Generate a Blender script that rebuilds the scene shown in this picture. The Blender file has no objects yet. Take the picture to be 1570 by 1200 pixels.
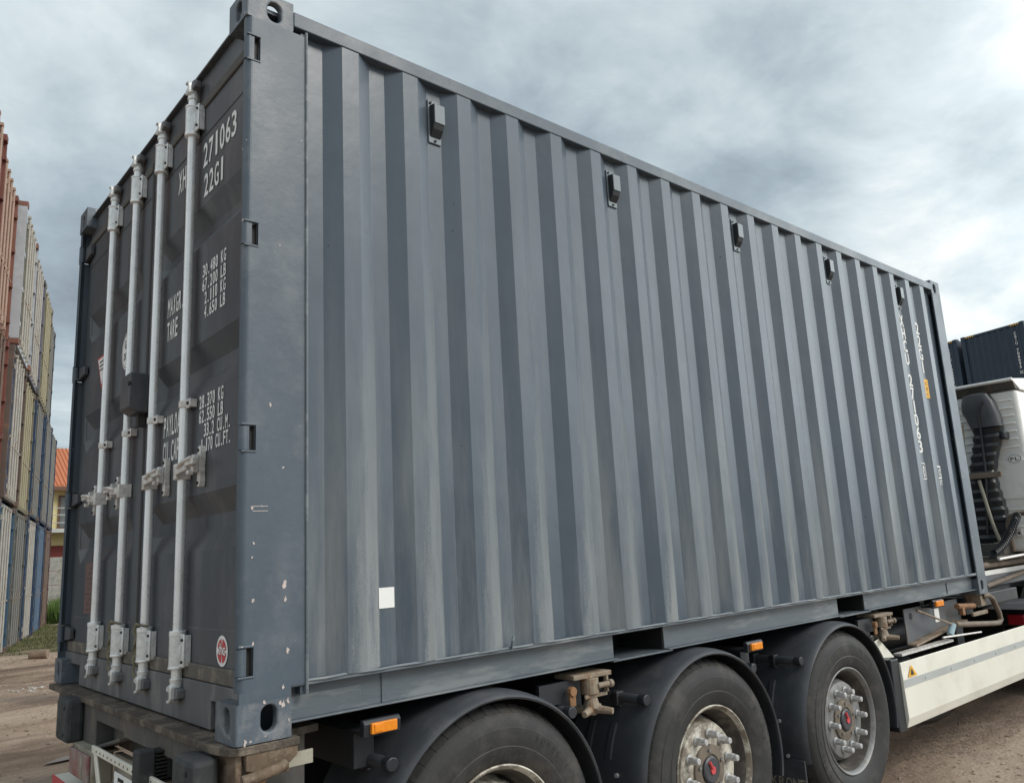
import bpy, math, random
from mathutils import Vector, Matrix, noise
R = math.radians
G = 1.03            # height of the container floor above the ground
sc = bpy.context.scene
col = sc.collection
random.seed(7)

# ------------------------------------------------------------------ camera
cd = bpy.data.cameras.new('camera'); cam = bpy.data.objects.new('camera', cd); col.objects.link(cam)
sc.camera = cam
CAM = ((0.7489740740407356, -0.6602373505254459, -0.05589702483998793),
       (0.08765825747988182, 0.18235069438512752, -0.9793182598894256),
       (0.6567753545242189, 0.7285841510960839, 0.1944511981479805))
rx, dn, fw = [Vector(r) for r in CAM]
cam.matrix_world = Matrix(((rx.x, -dn.x, -fw.x, -0.98787), (rx.y, -dn.y, -fw.y, -2.50830),
                           (rx.z, -dn.z, -fw.z, 0.52374 + G), (0, 0, 0, 1)))
cd.sensor_fit = 'HORIZONTAL'; cd.sensor_width = 36
cd.lens = 36 * 1218.85 / 1570
cd.shift_x = -(815.48 - 785) / 1570
cd.shift_y = (603.48 - 600) / 1570
cd.clip_start = 0.05; cd.clip_end = 3000
sc.render.resolution_x = 1024; sc.render.resolution_y = 782

# ------------------------------------------------------------------ sky + sun
SUN_EL, SUN_AZ = 40, -71      # azimuth in degrees from +X towards +Y : sun over the front right, behind thin cloud
sc.view_settings.view_transform = 'Standard'; sc.view_settings.look = 'None'
sc.view_settings.gamma = 1; sc.view_settings.exposure = 0.48
w = bpy.data.worlds.new('World'); sc.world = w; w.use_nodes = True
nt = w.node_tree; nt.nodes.clear()
def N(t, ty, **kw):
    n = t.nodes.new(ty)
    for k, v in kw.items():
        if k.startswith('i_'):
            n.inputs[k[2:].replace('_', ' ')].default_value = v
        else: setattr(n, k, v)
    return n
def L(t, a, b): t.links.new(a, b)
def math_n(t, op, a, b=None, c=None, clamp=False):
    n = t.nodes.new('ShaderNodeMath'); n.operation = op; n.use_clamp = clamp
    for i, x in enumerate((a, b, c)):
        if x is None: continue
        if isinstance(x, (int, float)): n.inputs[i].default_value = x
        else: t.links.new(x, n.inputs[i])
    return n.outputs[0]
def ramp(t, fac, stops, interp='LINEAR'):
    n = t.nodes.new('ShaderNodeValToRGB'); r = n.color_ramp; r.interpolation = interp
    while len(r.elements) < len(stops): r.elements.new(0.5)
    for e, (p, c) in zip(r.elements, stops):
        e.position = p; e.color = (*c, 1) if len(c) == 3 else c
    t.links.new(fac, n.inputs[0]); return n.outputs[0]
def mixc(t, fac, a, b, mode='MIX'):
    n = t.nodes.new('ShaderNodeMix'); n.data_type = 'RGBA'; n.blend_type = mode
    for s, x in ((n.inputs[0], fac), (n.inputs[6], a), (n.inputs[7], b)):
        if isinstance(x, (int, float)): s.default_value = x
        elif isinstance(x, tuple): s.default_value = (*x, 1) if len(x) == 3 else x
        else: t.links.new(x, s)
    return n.outputs[2]
tc = N(nt, 'ShaderNodeTexCoord')
sky = N(nt, 'ShaderNodeTexSky'); sky.sky_type = 'NISHITA'; sky.sun_disc = False
sky.sun_elevation = R(SUN_EL); sky.sun_rotation = R(90 - SUN_AZ); sky.dust_density = 3; sky.air_density = 1.2
skyb = N(nt, 'ShaderNodeVectorMath', operation='SCALE'); L(nt, sky.outputs[0], skyb.inputs[0]); skyb.inputs['Scale'].default_value = 0.09
sep = N(nt, 'ShaderNodeSeparateXYZ'); L(nt, tc.outputs['Generated'], sep.inputs[0])
zz = math_n(nt, 'ADD', math_n(nt, 'MAXIMUM', sep.outputs[2], 0.0), 0.22)
cmb = N(nt, 'ShaderNodeCombineXYZ')
L(nt, math_n(nt, 'DIVIDE', sep.outputs[0], zz), cmb.inputs[0]); L(nt, math_n(nt, 'DIVIDE', sep.outputs[1], zz), cmb.inputs[1])
n1 = N(nt, 'ShaderNodeTexNoise', i_Scale=1.15, i_Detail=9.0, i_Roughness=0.56, i_Distortion=0.5); L(nt, cmb.outputs[0], n1.inputs['Vector'])
n2 = N(nt, 'ShaderNodeTexNoise', i_Scale=4.2, i_Detail=8.0, i_Roughness=0.6, i_Distortion=0.3); L(nt, cmb.outputs[0], n2.inputs['Vector'])
# big banks of lighter and darker cloud, placed by direction
BLOBS = [((0.758, 0.44, 0.481), 60, -0.16), ((0.885, 0.235, 0.40), 300, -0.40), ((0.80, 0.33, 0.50), 200, -0.10), ((0.917, 0.282, 0.282), 50, 0.36), ((0.905, 0.20, 0.56), 60, 0.28),
         ((0.839, 0.256, 0.48), 60, -0.02), ((0.343, 0.822, 0.454), 60, 0.08), ((0.555, 0.599, 0.577), 40, 0.03),
         ((0.151, 0.936, 0.317), 70, -0.20), ((0.181, 0.97, 0.163), 160, 0.06), ((0.099, 0.837, 0.539), 60, 0.10),
         ((0.227, 0.894, 0.387), 160, -0.05), ((0.6, -0.55, 0.55), 6, 0.30), ((-0.9, 0.1, 0.4), 3, 0.10)]
acc = None
for d, k, a in BLOBS:
    vm = N(nt, 'ShaderNodeVectorMath', operation='DOT_PRODUCT'); L(nt, tc.outputs['Generated'], vm.inputs[0])
    vm.inputs[1].default_value = Vector(d).normalized()
    e = math_n(nt, 'MULTIPLY', math_n(nt, 'POWER', 2.71828, math_n(nt, 'MULTIPLY', math_n(nt, 'SUBTRACT', vm.outputs['Value'], 1.0), float(k))), a)
    acc = e if acc is None else math_n(nt, 'ADD', acc, e)
v = math_n(nt, 'ADD', math_n(nt, 'MULTIPLY', n1.outputs[0], 0.70), math_n(nt, 'MULTIPLY', n2.outputs[0], 0.30))
v = math_n(nt, 'ADD', math_n(nt, 'MULTIPLY', math_n(nt, 'SUBTRACT', v, 0.5), 2.0), 0.52)
v = math_n(nt, 'ADD', v, acc, clamp=True)
cl = ramp(nt, v, [(0.12, (0.20, 0.235, 0.27)), (0.34, (0.29, 0.35, 0.39)), (0.52, (0.415, 0.48, 0.51)), (0.70, (0.55, 0.615, 0.635)), (0.95, (0.84, 0.84, 0.82))])
# bright sky patch added off the sun for grazing reflections on the side wall
vm = N(nt, 'ShaderNodeVectorMath', operation='DOT_PRODUCT'); L(nt, tc.outputs['Generated'], vm.inputs[0])
vm.inputs[1].default_value = Vector((0.86, -0.44, 0.26)).normalized()
glow = math_n(nt, 'POWER', 2.71828, math_n(nt, 'MULTIPLY', math_n(nt, 'SUBTRACT', vm.outputs['Value'], 1.0), 13.0))
gs = N(nt, 'ShaderNodeVectorMath', operation='SCALE'); L(nt, cl, gs.inputs[0]); L(nt, math_n(nt, 'MULTIPLY_ADD', glow, 3.4, 1.0), gs.inputs['Scale'])
mx = mixc(nt, 0.9, skyb.outputs[0], gs.outputs[0])
bg = N(nt, 'ShaderNodeBackground'); L(nt, mx, bg.inputs[0]); bg.inputs[1].default_value = 1.0
wo = N(nt, 'ShaderNodeOutputWorld'); L(nt, bg.outputs[0], wo.inputs[0])

sl = bpy.data.lights.new('sun', 'SUN'); sl.energy = 1.15; sl.angle = R(22); sl.color = (1, 0.95, 0.88)
so = bpy.data.objects.new('sun', sl); col.objects.link(so)
sd = Vector((math.cos(R(SUN_EL)) * math.cos(R(SUN_AZ)), math.cos(R(SUN_EL)) * math.sin(R(SUN_AZ)), math.sin(R(SUN_EL))))
so.rotation_euler = sd.to_track_quat('Z', 'Y').to_euler()

# ------------------------------------------------------------------ materials
def mat(name, color, rough=0.6, metal=0.0, var=0.12, vscale=6.0, spec=0.5, dirt=None, dirt_amt=0.0, dirt_scale=3.0,
        bump=0.0, bscale=60.0, stretch=(1, 1, 1), rvar=0.1, dirt_lo=0.5, dirt_hi=0.62, chips=None):
    m = bpy.data.materials.new(name); m.use_nodes = True; t = m.node_tree
    b = t.nodes['Principled BSDF']
    tc = N(t, 'ShaderNodeTexCoord'); mp = N(t, 'ShaderNodeMapping'); L(t, tc.outputs['Object'], mp.inputs[0])
    mp.inputs['Scale'].default_value = stretch
    n = N(t, 'ShaderNodeTexNoise', i_Scale=vscale, i_Detail=6.0, i_Roughness=0.6); L(t, mp.outputs[0], n.inputs['Vector'])
    c = ramp(t, n.outputs[0], [(0.25, tuple(x * (1 - var) for x in color)), (0.75, tuple(min(1, x * (1 + var)) for x in color))])
    if dirt:
        n2 = N(t, 'ShaderNodeTexNoise', i_Scale=dirt_scale, i_Detail=9.0, i_Roughness=0.68); L(t, mp.outputs[0], n2.inputs['Vector'])
        f = ramp(t, n2.outputs[0], [(dirt_lo, (0, 0, 0)), (dirt_hi, (dirt_amt,) * 3)])
        c = mixc(t, f, c, dirt)
    if chips:
        n3 = N(t, 'ShaderNodeTexNoise', i_Scale=chips[1], i_Detail=5.0, i_Roughness=0.55); L(t, tc.outputs['Object'], n3.inputs['Vector'])
        f3 = ramp(t, n3.outputs[0], [(chips[2], (0, 0, 0)), (chips[2] + 0.012, (1, 1, 1))])
        c = mixc(t, f3, c, chips[0])
    L(t, c, b.inputs['Base Color'])
    r = ramp(t, n.outputs[0], [(0.2, (max(0, rough - rvar),) * 3), (0.8, (min(1, rough + rvar),) * 3)])
    L(t, r, b.inputs['Roughness'])
    b.inputs['Metallic'].default_value = metal
    b.inputs['Specular IOR Level'].default_value = spec
    if bump:
        n4 = N(t, 'ShaderNodeTexNoise', i_Scale=bscale, i_Detail=5.0, i_Roughness=0.6); L(t, mp.outputs[0], n4.inputs['Vector'])
        bp = N(t, 'ShaderNodeBump', i_Strength=1.0, i_Distance=bump); L(t, n4.outputs[0], bp.inputs['Height']); L(t, bp.outputs[0], b.inputs['Normal'])
    return m

PAINT = (0.078, 0.103, 0.131)
DUST = (0.27, 0.285, 0.285)
M = {}
M['post'] = mat('grey_container_paint', PAINT, 0.42, var=0.10, vscale=3.5, dirt=(0.22, 0.235, 0.245), dirt_amt=0.35, dirt_scale=2.2, bump=0.0012, bscale=22,
                chips=((0.55, 0.5, 0.45), 30, 0.715))
M['rail'] = mat('grey_rail_paint', (0.108, 0.130, 0.150), 0.42, var=0.10, vscale=5, dirt=DUST, dirt_amt=0.5, dirt_scale=4.0, stretch=(0.6, 1, 3), bump=0.001, bscale=20,
                chips=((0.45, 0.33, 0.22), 34, 0.775))
M['cast'] = mat('cast_corner_paint', (0.105, 0.130, 0.157), 0.45, var=0.12, vscale=14, dirt=(0.27, 0.27, 0.27), dirt_amt=0.5, dirt_scale=12, bump=0.0015, bscale=70,
                chips=((0.62, 0.5, 0.42), 34, 0.69))
M['door'] = mat('shaded_door_paint', (0.072, 0.079, 0.088), 0.42, var=0.10, vscale=5, dirt=(0.135, 0.135, 0.138), dirt_amt=0.5, dirt_scale=6, stretch=(1, 1, 0.35), bump=0.0008, bscale=30)  # container paint with the rear face's shade put into its colour
M['sill'] = mat('sill_paint', (0.115, 0.118, 0.124), 0.55, var=0.18, vscale=9, dirt=(0.24, 0.23, 0.22), dirt_amt=0.6, dirt_scale=9, stretch=(1, 1, 0.25))
M['gasket'] = mat('dirty_rubber_gasket', (0.125, 0.112, 0.095), 0.85, var=0.3, vscale=20, dirt=(0.23, 0.20, 0.16), dirt_amt=0.8, dirt_scale=14)
M['gasket_top'] = mat('dusty_rubber_gasket', (0.10, 0.095, 0.088), 0.8, var=0.2, vscale=20)
M['gasket_dark'] = mat('rubber_gasket', (0.05, 0.048, 0.048), 0.75, var=0.2)
M['galv'] = mat('galvanised_steel', (0.93, 0.94, 0.94), 0.30, metal=0.35, var=0.12, vscale=30, dirt=(0.72, 0.72, 0.71), dirt_amt=0.4, dirt_scale=14, stretch=(1, 1, 0.4), bump=0.0004, bscale=90, rvar=0.14)
M['galv_cast'] = mat('galvanised_casting', (0.80, 0.81, 0.80), 0.40, metal=0.4, var=0.15, vscale=40, dirt=(0.5, 0.49, 0.48), dirt_amt=0.4, dirt_scale=30, bump=0.001, bscale=120)
M['galv_old'] = mat('weathered_zinc', (0.78, 0.75, 0.72), 0.5, metal=0.3, var=0.2, vscale=40, dirt=(0.34, 0.27, 0.22), dirt_amt=0.5, dirt_scale=30)
M['dark'] = mat('black_chassis_paint', (0.022, 0.025, 0.030), 0.5, var=0.3, dirt=(0.08, 0.075, 0.07), dirt_amt=0.35, dirt_scale=5)
M['chassis'] = mat('grey_chassis_paint', (0.11, 0.12, 0.135), 0.5, var=0.15, dirt=(0.16, 0.13, 0.1), dirt_amt=0.5, dirt_scale=5, bump=0.001, bscale=30)
M['beam'] = mat('dirty_bolster_steel', (0.085, 0.083, 0.078), 0.7, var=0.25, vscale=8, dirt=(0.17, 0.14, 0.11), dirt_amt=0.7, dirt_scale=7, stretch=(1, 1, 0.35), bump=0.002, bscale=40)
M['rust'] = mat('rusty_mud_steel', (0.15, 0.105, 0.07), 0.9, var=0.35, vscale=14, dirt=(0.30, 0.245, 0.19), dirt_amt=0.85, dirt_scale=10, stretch=(1, 0.5, 1), bump=0.004, bscale=35)
M['plate_mud'] = mat('muddy_plate', (0.085, 0.070, 0.057), 0.95, var=0.4, vscale=22, dirt=(0.22, 0.18, 0.14), dirt_amt=0.8, dirt_scale=9, dirt_lo=0.47, dirt_hi=0.6, bump=0.008, bscale=45)
M['lock'] = mat('twistlock_steel', (0.27, 0.22, 0.165), 0.72, metal=0.1, var=0.3, vscale=20, dirt=(0.20, 0.105, 0.05), dirt_amt=0.8, dirt_scale=14, bump=0.002, bscale=50)
M['orange_rust'] = mat('orange_rust', (0.24, 0.125, 0.06), 0.8, var=0.3, vscale=20, bump=0.002)
M['fender'] = mat('black_plastic_mudguard', (0.056, 0.061, 0.070), 0.42, var=0.15, vscale=5, dirt=(0.10, 0.10, 0.105), dirt_amt=0.5, dirt_scale=6, bump=0.0008, bscale=18, rvar=0.08)
M['buffer'] = mat('black_rubber_buffer', (0.036, 0.040, 0.043), 0.7, var=0.2, dirt=(0.10, 0.10, 0.098), dirt_amt=0.5, dirt_scale=9, bump=0.001)
M['plastic'] = mat('black_plastic', (0.022, 0.025, 0.030), 0.4, var=0.15)
M['rim'] = mat('dirty_white_rim', (0.58, 0.55, 0.47), 0.55, metal=0.1, var=0.15, vscale=10, dirt=(0.15, 0.12, 0.09), dirt_amt=0.9, dirt_scale=9, dirt_lo=0.45, dirt_hi=0.58)
M['rim_silver'] = mat('dirty_silver_rim', (0.25, 0.255, 0.255), 0.5, metal=0.35, var=0.12, vscale=10, dirt=(0.15, 0.125, 0.10), dirt_amt=0.7, dirt_scale=7, dirt_lo=0.5)
M['rim_in'] = mat('dark_rim_barrel', (0.07, 0.063, 0.055), 0.7, var=0.3, vscale=12, dirt=(0.2, 0.17, 0.14), dirt_amt=0.5, dirt_scale=12)  # barrel darker than the rim face, with brown patches
M['hub'] = mat('muddy_hub', (0.17, 0.14, 0.11), 0.85, var=0.3, vscale=22, bump=0.002)
M['nut'] = mat('zinc_wheel_nut', (0.60, 0.60, 0.60), 0.4, metal=0.5, var=0.15, vscale=40)
M['red'] = mat('red_plastic', (0.58, 0.07, 0.08), 0.5, var=0.1)
M['white_paint'] = mat('white_lorry_paint', (0.84, 0.845, 0.82), 0.35, var=0.04, vscale=3, dirt=(0.62, 0.59, 0.52), dirt_amt=0.4, dirt_scale=4)
M['cream'] = mat('cream_panel_paint', (0.82, 0.805, 0.71), 0.34, var=0.04, vscale=2, dirt=(0.66, 0.63, 0.54), dirt_amt=0.5, dirt_scale=2.2, stretch=(1, 1, 1), bump=0.001, bscale=3)
M['greyband'] = mat('grey_reflective_band', (0.44, 0.46, 0.45), 0.5, var=0.08)
M['dirty_white'] = mat('dirty_white_bar', (0.34, 0.32, 0.26), 0.6, var=0.2, vscale=9, dirt=(0.18, 0.14, 0.1), dirt_amt=0.7, dirt_scale=7)
M['white'] = mat('white_stencil', (0.86, 0.86, 0.84), 0.6, var=0.05)
M['yellow'] = mat('yellow_decal', (0.80, 0.42, 0.02), 0.5, var=0.06)
M['black'] = mat('black_ink_and_shade', (0.02, 0.02, 0.02), 0.6, var=0.05)  # print, and the painted dark inside slots and pockets
M['orange'] = mat('amber_lens', (0.85, 0.27, 0.02), 0.22, var=0.1, vscale=60)
M['redlens'] = mat('dusty_red_lens', (0.26, 0.11, 0.10), 0.4, var=0.25, vscale=12, dirt=(0.33, 0.29, 0.27), dirt_amt=0.9, dirt_scale=7, dirt_lo=0.42)
M['redlamp'] = mat('red_lens', (0.45, 0.02, 0.03), 0.25, var=0.2)
M['blue'] = mat('blue_ink', (0.02, 0.05, 0.35), 0.5)
M['rope'] = mat('old_rope', (0.20, 0.18, 0.12), 0.9, var=0.3, vscale=60)
M['brown_plate'] = mat('brown_data_plate', (0.17, 0.10, 0.085), 0.55, var=0.12, vscale=30)
M['pipe'] = mat('rusty_brown_pipe', (0.19, 0.15, 0.115), 0.7, var=0.25, vscale=14, dirt=(0.1, 0.06, 0.04), dirt_amt=0.6, dirt_scale=12)
M['bluecloth'] = mat('pale_blue_grip', (0.36, 0.50, 0.55), 0.6)
M['chip_pale'] = mat('bare_primer', (0.55, 0.47, 0.44), 0.7, var=0.2, vscale=90)
M['vent'] = mat('vent_plastic', (0.17, 0.20, 0.225), 0.35, var=0.05)
M['vent_dark'] = mat('vent_slots', (0.02, 0.023, 0.027), 0.6, var=0.1)

# tyre rubber with dusty sidewall and fine radial texture
M['tyre'] = mat('tyre_rubber', (0.026, 0.026, 0.026), 0.7, var=0.25, vscale=9, dirt=(0.085, 0.075, 0.065), dirt_amt=0.55, dirt_scale=5, bump=0.0015, bscale=45)

def side_paint():
    m = bpy.data.materials.new('corrugated_wall_paint'); m.use_nodes = True; t = m.node_tree; b = t.nodes['Principled BSDF']
    tc = N(t, 'ShaderNodeTexCoord'); sp = N(t, 'ShaderNodeSeparateXYZ'); L(t, tc.outputs['Object'], sp.inputs[0])
    n = N(t, 'ShaderNodeTexNoise', i_Scale=3.0, i_Detail=5.0, i_Roughness=0.6); L(t, tc.outputs['Object'], n.inputs['Vector'])
    c = ramp(t, n.outputs[0], [(0.3, tuple(x * 0.92 for x in PAINT)), (0.7, tuple(x * 1.08 for x in PAINT))])
    # road dust that settled on the rib edges, densest near the floor rail
    ph = math_n(t, 'FRACT', math_n(t, 'DIVIDE', math_n(t, 'SUBTRACT', sp.outputs[0], 0.379 - 2.77), 0.277))
    mp = N(t, 'ShaderNodeMapping'); mp.inputs['Scale'].default_value = (1, 1, 0.12); L(t, tc.outputs['Object'], mp.inputs[0])
    g = N(t, 'ShaderNodeTexNoise', i_Scale=26.0, i_Detail=8.0, i_Roughness=0.7); L(t, mp.outputs[0], g.inputs['Vector'])
    g2 = N(t, 'ShaderNodeTexNoise', i_Scale=110.0, i_Detail=4.0, i_Roughness=0.7); L(t, tc.outputs['Object'], g2.inputs['Vector'])
    low = math_n(t, 'MULTIPLY_ADD', sp.outputs[2], -0.42, 1.0 + 0.42 * G, clamp=False)     # 1 at the floor rail
    low = math_n(t, 'MAXIMUM', low, 0.0)
    low2 = math_n(t, 'POWER', low, 2.4)
    rise = math_n(t, 'DIVIDE', math_n(t, 'SUBTRACT', ph, math_n(t, 'MULTIPLY_ADD', low2, -0.14, 0.26)), 0.24)
    cut = math_n(t, 'MULTIPLY', math_n(t, 'SUBTRACT', 0.535, ph), 30.0, clamp=True)
    band = math_n(t, 'MINIMUM', rise, 1.0)
    band = math_n(t, 'ADD', band, math_n(t, 'MULTIPLY', math_n(t, 'SUBTRACT', g.outputs[0], 0.5), 2.6))
    band = math_n(t, 'ADD', band, math_n(t, 'MULTIPLY', math_n(t, 'SUBTRACT', g2.outputs[0], 0.5), 1.2))
    band = math_n(t, 'MULTIPLY', band, cut)
    rvm = N(t, 'ShaderNodeMapping'); rvm.inputs['Scale'].default_value = (1.7, 0, 0.25); L(t, tc.outputs['Object'], rvm.inputs[0])
    rv = N(t, 'ShaderNodeTexNoise', i_Scale=1.6, i_Detail=3.0, i_Roughness=0.6); L(t, rvm.outputs[0], rv.inputs['Vector'])
    msk = ramp(t, band, [(0.35, (0, 0, 0)), (1.25, (1, 1, 1))])
    amt = math_n(t, 'MULTIPLY', msk, math_n(t, 'MULTIPLY', math_n(t, 'MULTIPLY_ADD', low2, 0.40, 0.03), ramp(t, rv.outputs[0], [(0.35, (0.35,) * 3), (0.65, (1.15,) * 3)])), clamp=True)
    c = mixc(t, amt, c, DUST)
    # general haze of dust low down
    n5 = N(t, 'ShaderNodeTexNoise', i_Scale=5.0, i_Detail=8.0, i_Roughness=0.7); L(t, mp.outputs[0], n5.inputs['Vector'])
    hz = math_n(t, 'MULTIPLY', ramp(t, n5.outputs[0], [(0.45, (0, 0, 0)), (0.7, (0.5,) * 3)]), low2, clamp=True)
    c = mixc(t, hz, c, (0.21, 0.225, 0.235))
    ch = N(t, 'ShaderNodeTexNoise', i_Scale=19.0, i_Detail=3.0, i_Roughness=0.5); L(t, tc.outputs['Object'], ch.inputs['Vector'])
    c = mixc(t, ramp(t, ch.outputs[0], [(0.80, (0, 0, 0)), (0.81, (1, 1, 1))]), c, (0.55, 0.56, 0.56))
    ch2 = N(t, 'ShaderNodeTexNoise', i_Scale=23.0, i_Detail=2.0); L(t, tc.outputs['Object'], ch2.inputs['Vector'])
    c = mixc(t, ramp(t, ch2.outputs[0], [(0.205, (1, 1, 1)), (0.215, (0, 0, 0))]), c, (0.03, 0.03, 0.03))
    L(t, c, b.inputs['Base Color'])
    rr = math_n(t, 'MULTIPLY_ADD', amt, 0.7, 0.32); L(t, rr, b.inputs['Roughness'])
    bn = N(t, 'ShaderNodeTexNoise', i_Scale=5.0, i_Detail=4.0); L(t, tc.outputs['Object'], bn.inputs['Vector'])
    bp = N(t, 'ShaderNodeBump', i_Strength=1.0, i_Distance=0.003); L(t, bn.outputs[0], bp.inputs['Height']); L(t, bp.outputs[0], b.inputs['Normal'])
    return m
M['side'] = side_paint()

# ------------------------------------------------------------------ mesh helpers (container coordinates: x along, y across, z up from container floor)
ORG = {}
class MB:
    def __init__(s): s.v = []; s.f = []
    def add(s, vs, fs):
        o = len(s.v); s.v += [tuple(p) for p in vs]; s.f += [tuple(i + o for i in f) for f in fs]; return s
    def box(s, x0, x1, y0, y1, z0, z1):
        return s.add([(x0, y0, z0), (x1, y0, z0), (x1, y1, z0), (x0, y1, z0), (x0, y0, z1), (x1, y0, z1), (x1, y1, z1), (x0, y1, z1)],
                     [(0, 3, 2, 1), (4, 5, 6, 7), (0, 1, 5, 4), (1, 2, 6, 5), (2, 3, 7, 6), (3, 0, 4, 7)])
    def frus(s, a, b, z0, z1):   # a,b = (x0,x1,y0,y1)
        return s.add([(a[0], a[2], z0), (a[1], a[2], z0), (a[1], a[3], z0), (a[0], a[3], z0), (b[0], b[2], z1), (b[1], b[2], z1), (b[1], b[3], z1), (b[0], b[3], z1)],
                     [(0, 3, 2, 1), (4, 5, 6, 7), (0, 1, 5, 4), (1, 2, 6, 5), (2, 3, 7, 6), (3, 0, 4, 7)])
    def prism(s, pts, axis, a0, a1):
        def mk(p, a):
            return {'x': (a, p[0], p[1]), 'y': (p[0], a, p[1]), 'z': (p[0], p[1], a)}[axis]
        n = len(pts); vs = [mk(p, a0) for p in pts] + [mk(p, a1) for p in pts]
        fs = [tuple(range(n))[::-1], tuple(range(n, 2 * n))] + [(i, (i + 1) % n, n + (i + 1) % n, n + i) for i in range(n)]
        return s.add(vs, fs)
    def tube(s, pts, r, n=12, r1=None, cap=True):
        P = [Vector(p) for p in pts]; vs = []; m = len(P); up = None
        for i, p in enumerate(P):
            d = (P[min(i + 1, m - 1)] - P[max(i - 1, 0)]).normalized()
            if up is None: up = Vector((0, 0, 1)) if abs(d.z) < 0.9 else Vector((1, 0, 0))
            a = d.cross(up).normalized(); bb = a.cross(d).normalized(); up = bb
            rr = r if r1 is None else r + (r1 - r) * i / (m - 1)
            for k in range(n):
                t = 2 * math.pi * k / n; vs.append(p + a * math.cos(t) * rr + bb * math.sin(t) * rr)
        fs = [(i * n + k, i * n + (k + 1) % n, (i + 1) * n + (k + 1) % n, (i + 1) * n + k) for i in range(m - 1) for k in range(n)]
        if cap: fs += [tuple(range(n))[::-1], tuple(range((m - 1) * n, m * n))]
        return s.add(vs, fs)
    def lathe(s, prof, c, axis='y', n=48, a0=0, a1=2 * math.pi):
        full = abs(a1 - a0) > 6.28; m = len(prof); K = n if full else n + 1; vs = []
        for k in range(K):
            t = a0 + (a1 - a0) * k / n
            for r, h in prof:
                if axis == 'y': vs.append((c[0] + r * math.cos(t), c[1] + h, c[2] + r * math.sin(t)))
                elif axis == 'x': vs.append((c[0] + h, c[1] + r * math.cos(t), c[2] + r * math.sin(t)))
                else: vs.append((c[0] + r * math.cos(t), c[1] + r * math.sin(t), c[2] + h))
        fs = []
        for k in range(n):
            k2 = (k + 1) % K
            for j in range(m - 1): fs.append((k * m + j, k2 * m + j, k2 * m + j + 1, k * m + j + 1))
        return s.add(vs, fs)
    def holed(s, P0, U, V, w, h, cu, cv, hw, hh, depth, nrm, seg=8):
        # plate w x h spanned by U,V from P0 with a stadium hole centred (cu,cv), half sizes hw,hh; wall goes back along -nrm
        P0, U, V, nrm = Vector(P0), Vector(U), Vector(V), Vector(nrm)
        hole = []
        for q in range(4):
            for k in range(seg):
                t = math.pi / 2 * q + math.pi / 2 * k / seg
                r = min(hw, hh); x = math.cos(t) * r; y = math.sin(t) * r
                x += (hw - r) * (1 if q in (0, 3) else -1) ; y += (hh - r) * (1 if q in (0, 1) else -1)
                hole.append((cu + x, cv + y))
        outer = []
        for q in range(4):
            for k in range(seg):
                t = math.pi / 2 * q + math.pi / 2 * (k + 0.0) / seg
                x, y = math.cos(t), math.sin(t); mxx = max(abs(x), abs(y)); x /= mxx; y /= mxx
                X = cu + x * (w - cu) if x > 0 else cu + x * cu
                Y = cv + y * (h - cv) if y > 0 else cv + y * cv
                outer.append((X, Y))
        n = len(hole)
        vs = [P0 + U * a + V * b_ for a, b_ in outer] + [P0 + U * a + V * b_ for a, b_ in hole] + [P0 + U * a + V * b_ - nrm * depth for a, b_ in hole]
        fs = [(i, (i + 1) % n, n + (i + 1) % n, n + i) for i in range(n)] + [(n + i, n + (i + 1) % n, 2 * n + (i + 1) % n, 2 * n + i) for i in range(n)]
        return s.add(vs, fs)
    def build(s, name, m, parent=None, bevel=0, smooth=False, local=False, seg=2):
        top = parent
        while top is not None and top.parent is not None: top = top.parent
        org = Vector(ORG[top.name]) if top is not None else Vector((0, 0, 0))
        off = Vector((0, 0, 0)) if local else Vector((0, 0, G)) - org
        me = bpy.data.meshes.new(name)
        me.from_pydata([Vector(p) + off for p in s.v], [], s.f); me.update()
        import bmesh
        b = bmesh.new(); b.from_mesh(me)
        bmesh.ops.recalc_face_normals(b, faces=b.faces); b.to_mesh(me); b.free()
        if isinstance(m, str): m = M[m]
        me.materials.append(m)
        if smooth:
            me.shade_smooth()
            try: me.set_sharp_from_angle(angle=R(35))
            except Exception: pass
        o = bpy.data.objects.new(name, me); col.objects.link(o)
        if parent is not None: o.parent = parent
        if bevel:
            bv = o.modifiers.new('bevel', 'BEVEL'); bv.width = bevel; bv.segments = seg; bv.limit_method = 'ANGLE'; bv.angle_limit = R(40)
            bv.harden_normals = False
        return o
def each(name, m, par, mbs, **k):
    for q in mbs: q.build(name, m, par, **k)
def loose(mb):
    # one MB per connected piece
    par = list(range(len(mb.v)))
    def fd(a):
        while par[a] != a: par[a] = par[par[a]]; a = par[a]
        return a
    for f in mb.f:
        r = fd(f[0])
        for i in f[1:]: par[fd(i)] = r
    groups = {}
    for f in mb.f: groups.setdefault(fd(f[0]), []).append(f)
    out = []
    for fs in groups.values():
        q = MB(); mp = {}
        for f in fs:
            for i in f:
                if i not in mp: mp[i] = len(q.v); q.v.append(mb.v[i])
            q.f.append(tuple(mp[i] for i in f))
        out.append(q)
    return out
def B(*a):
    return MB().box(*a)
def tag(o, label=None, cat=None, group=None, kind=None):
    if label: o['label'] = label
    if cat: o['category'] = cat
    if group: o['group'] = group
    if kind: o['kind'] = kind
    return o
def thing(name, loc, label, cat, group=None, rz=0):
    o = bpy.data.objects.new(name, None); col.objects.link(o); o.location = loc; o.rotation_euler = (0, 0, rz)
    o.empty_display_size = 0.2
    ORG[o.name] = loc
    return tag(o, label, cat, group)
def copy_tree(o, parent=None):
    c = o.copy(); col.objects.link(c); c.parent = parent
    for ch in list(o.children): copy_tree(ch, c)
    return c

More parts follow.
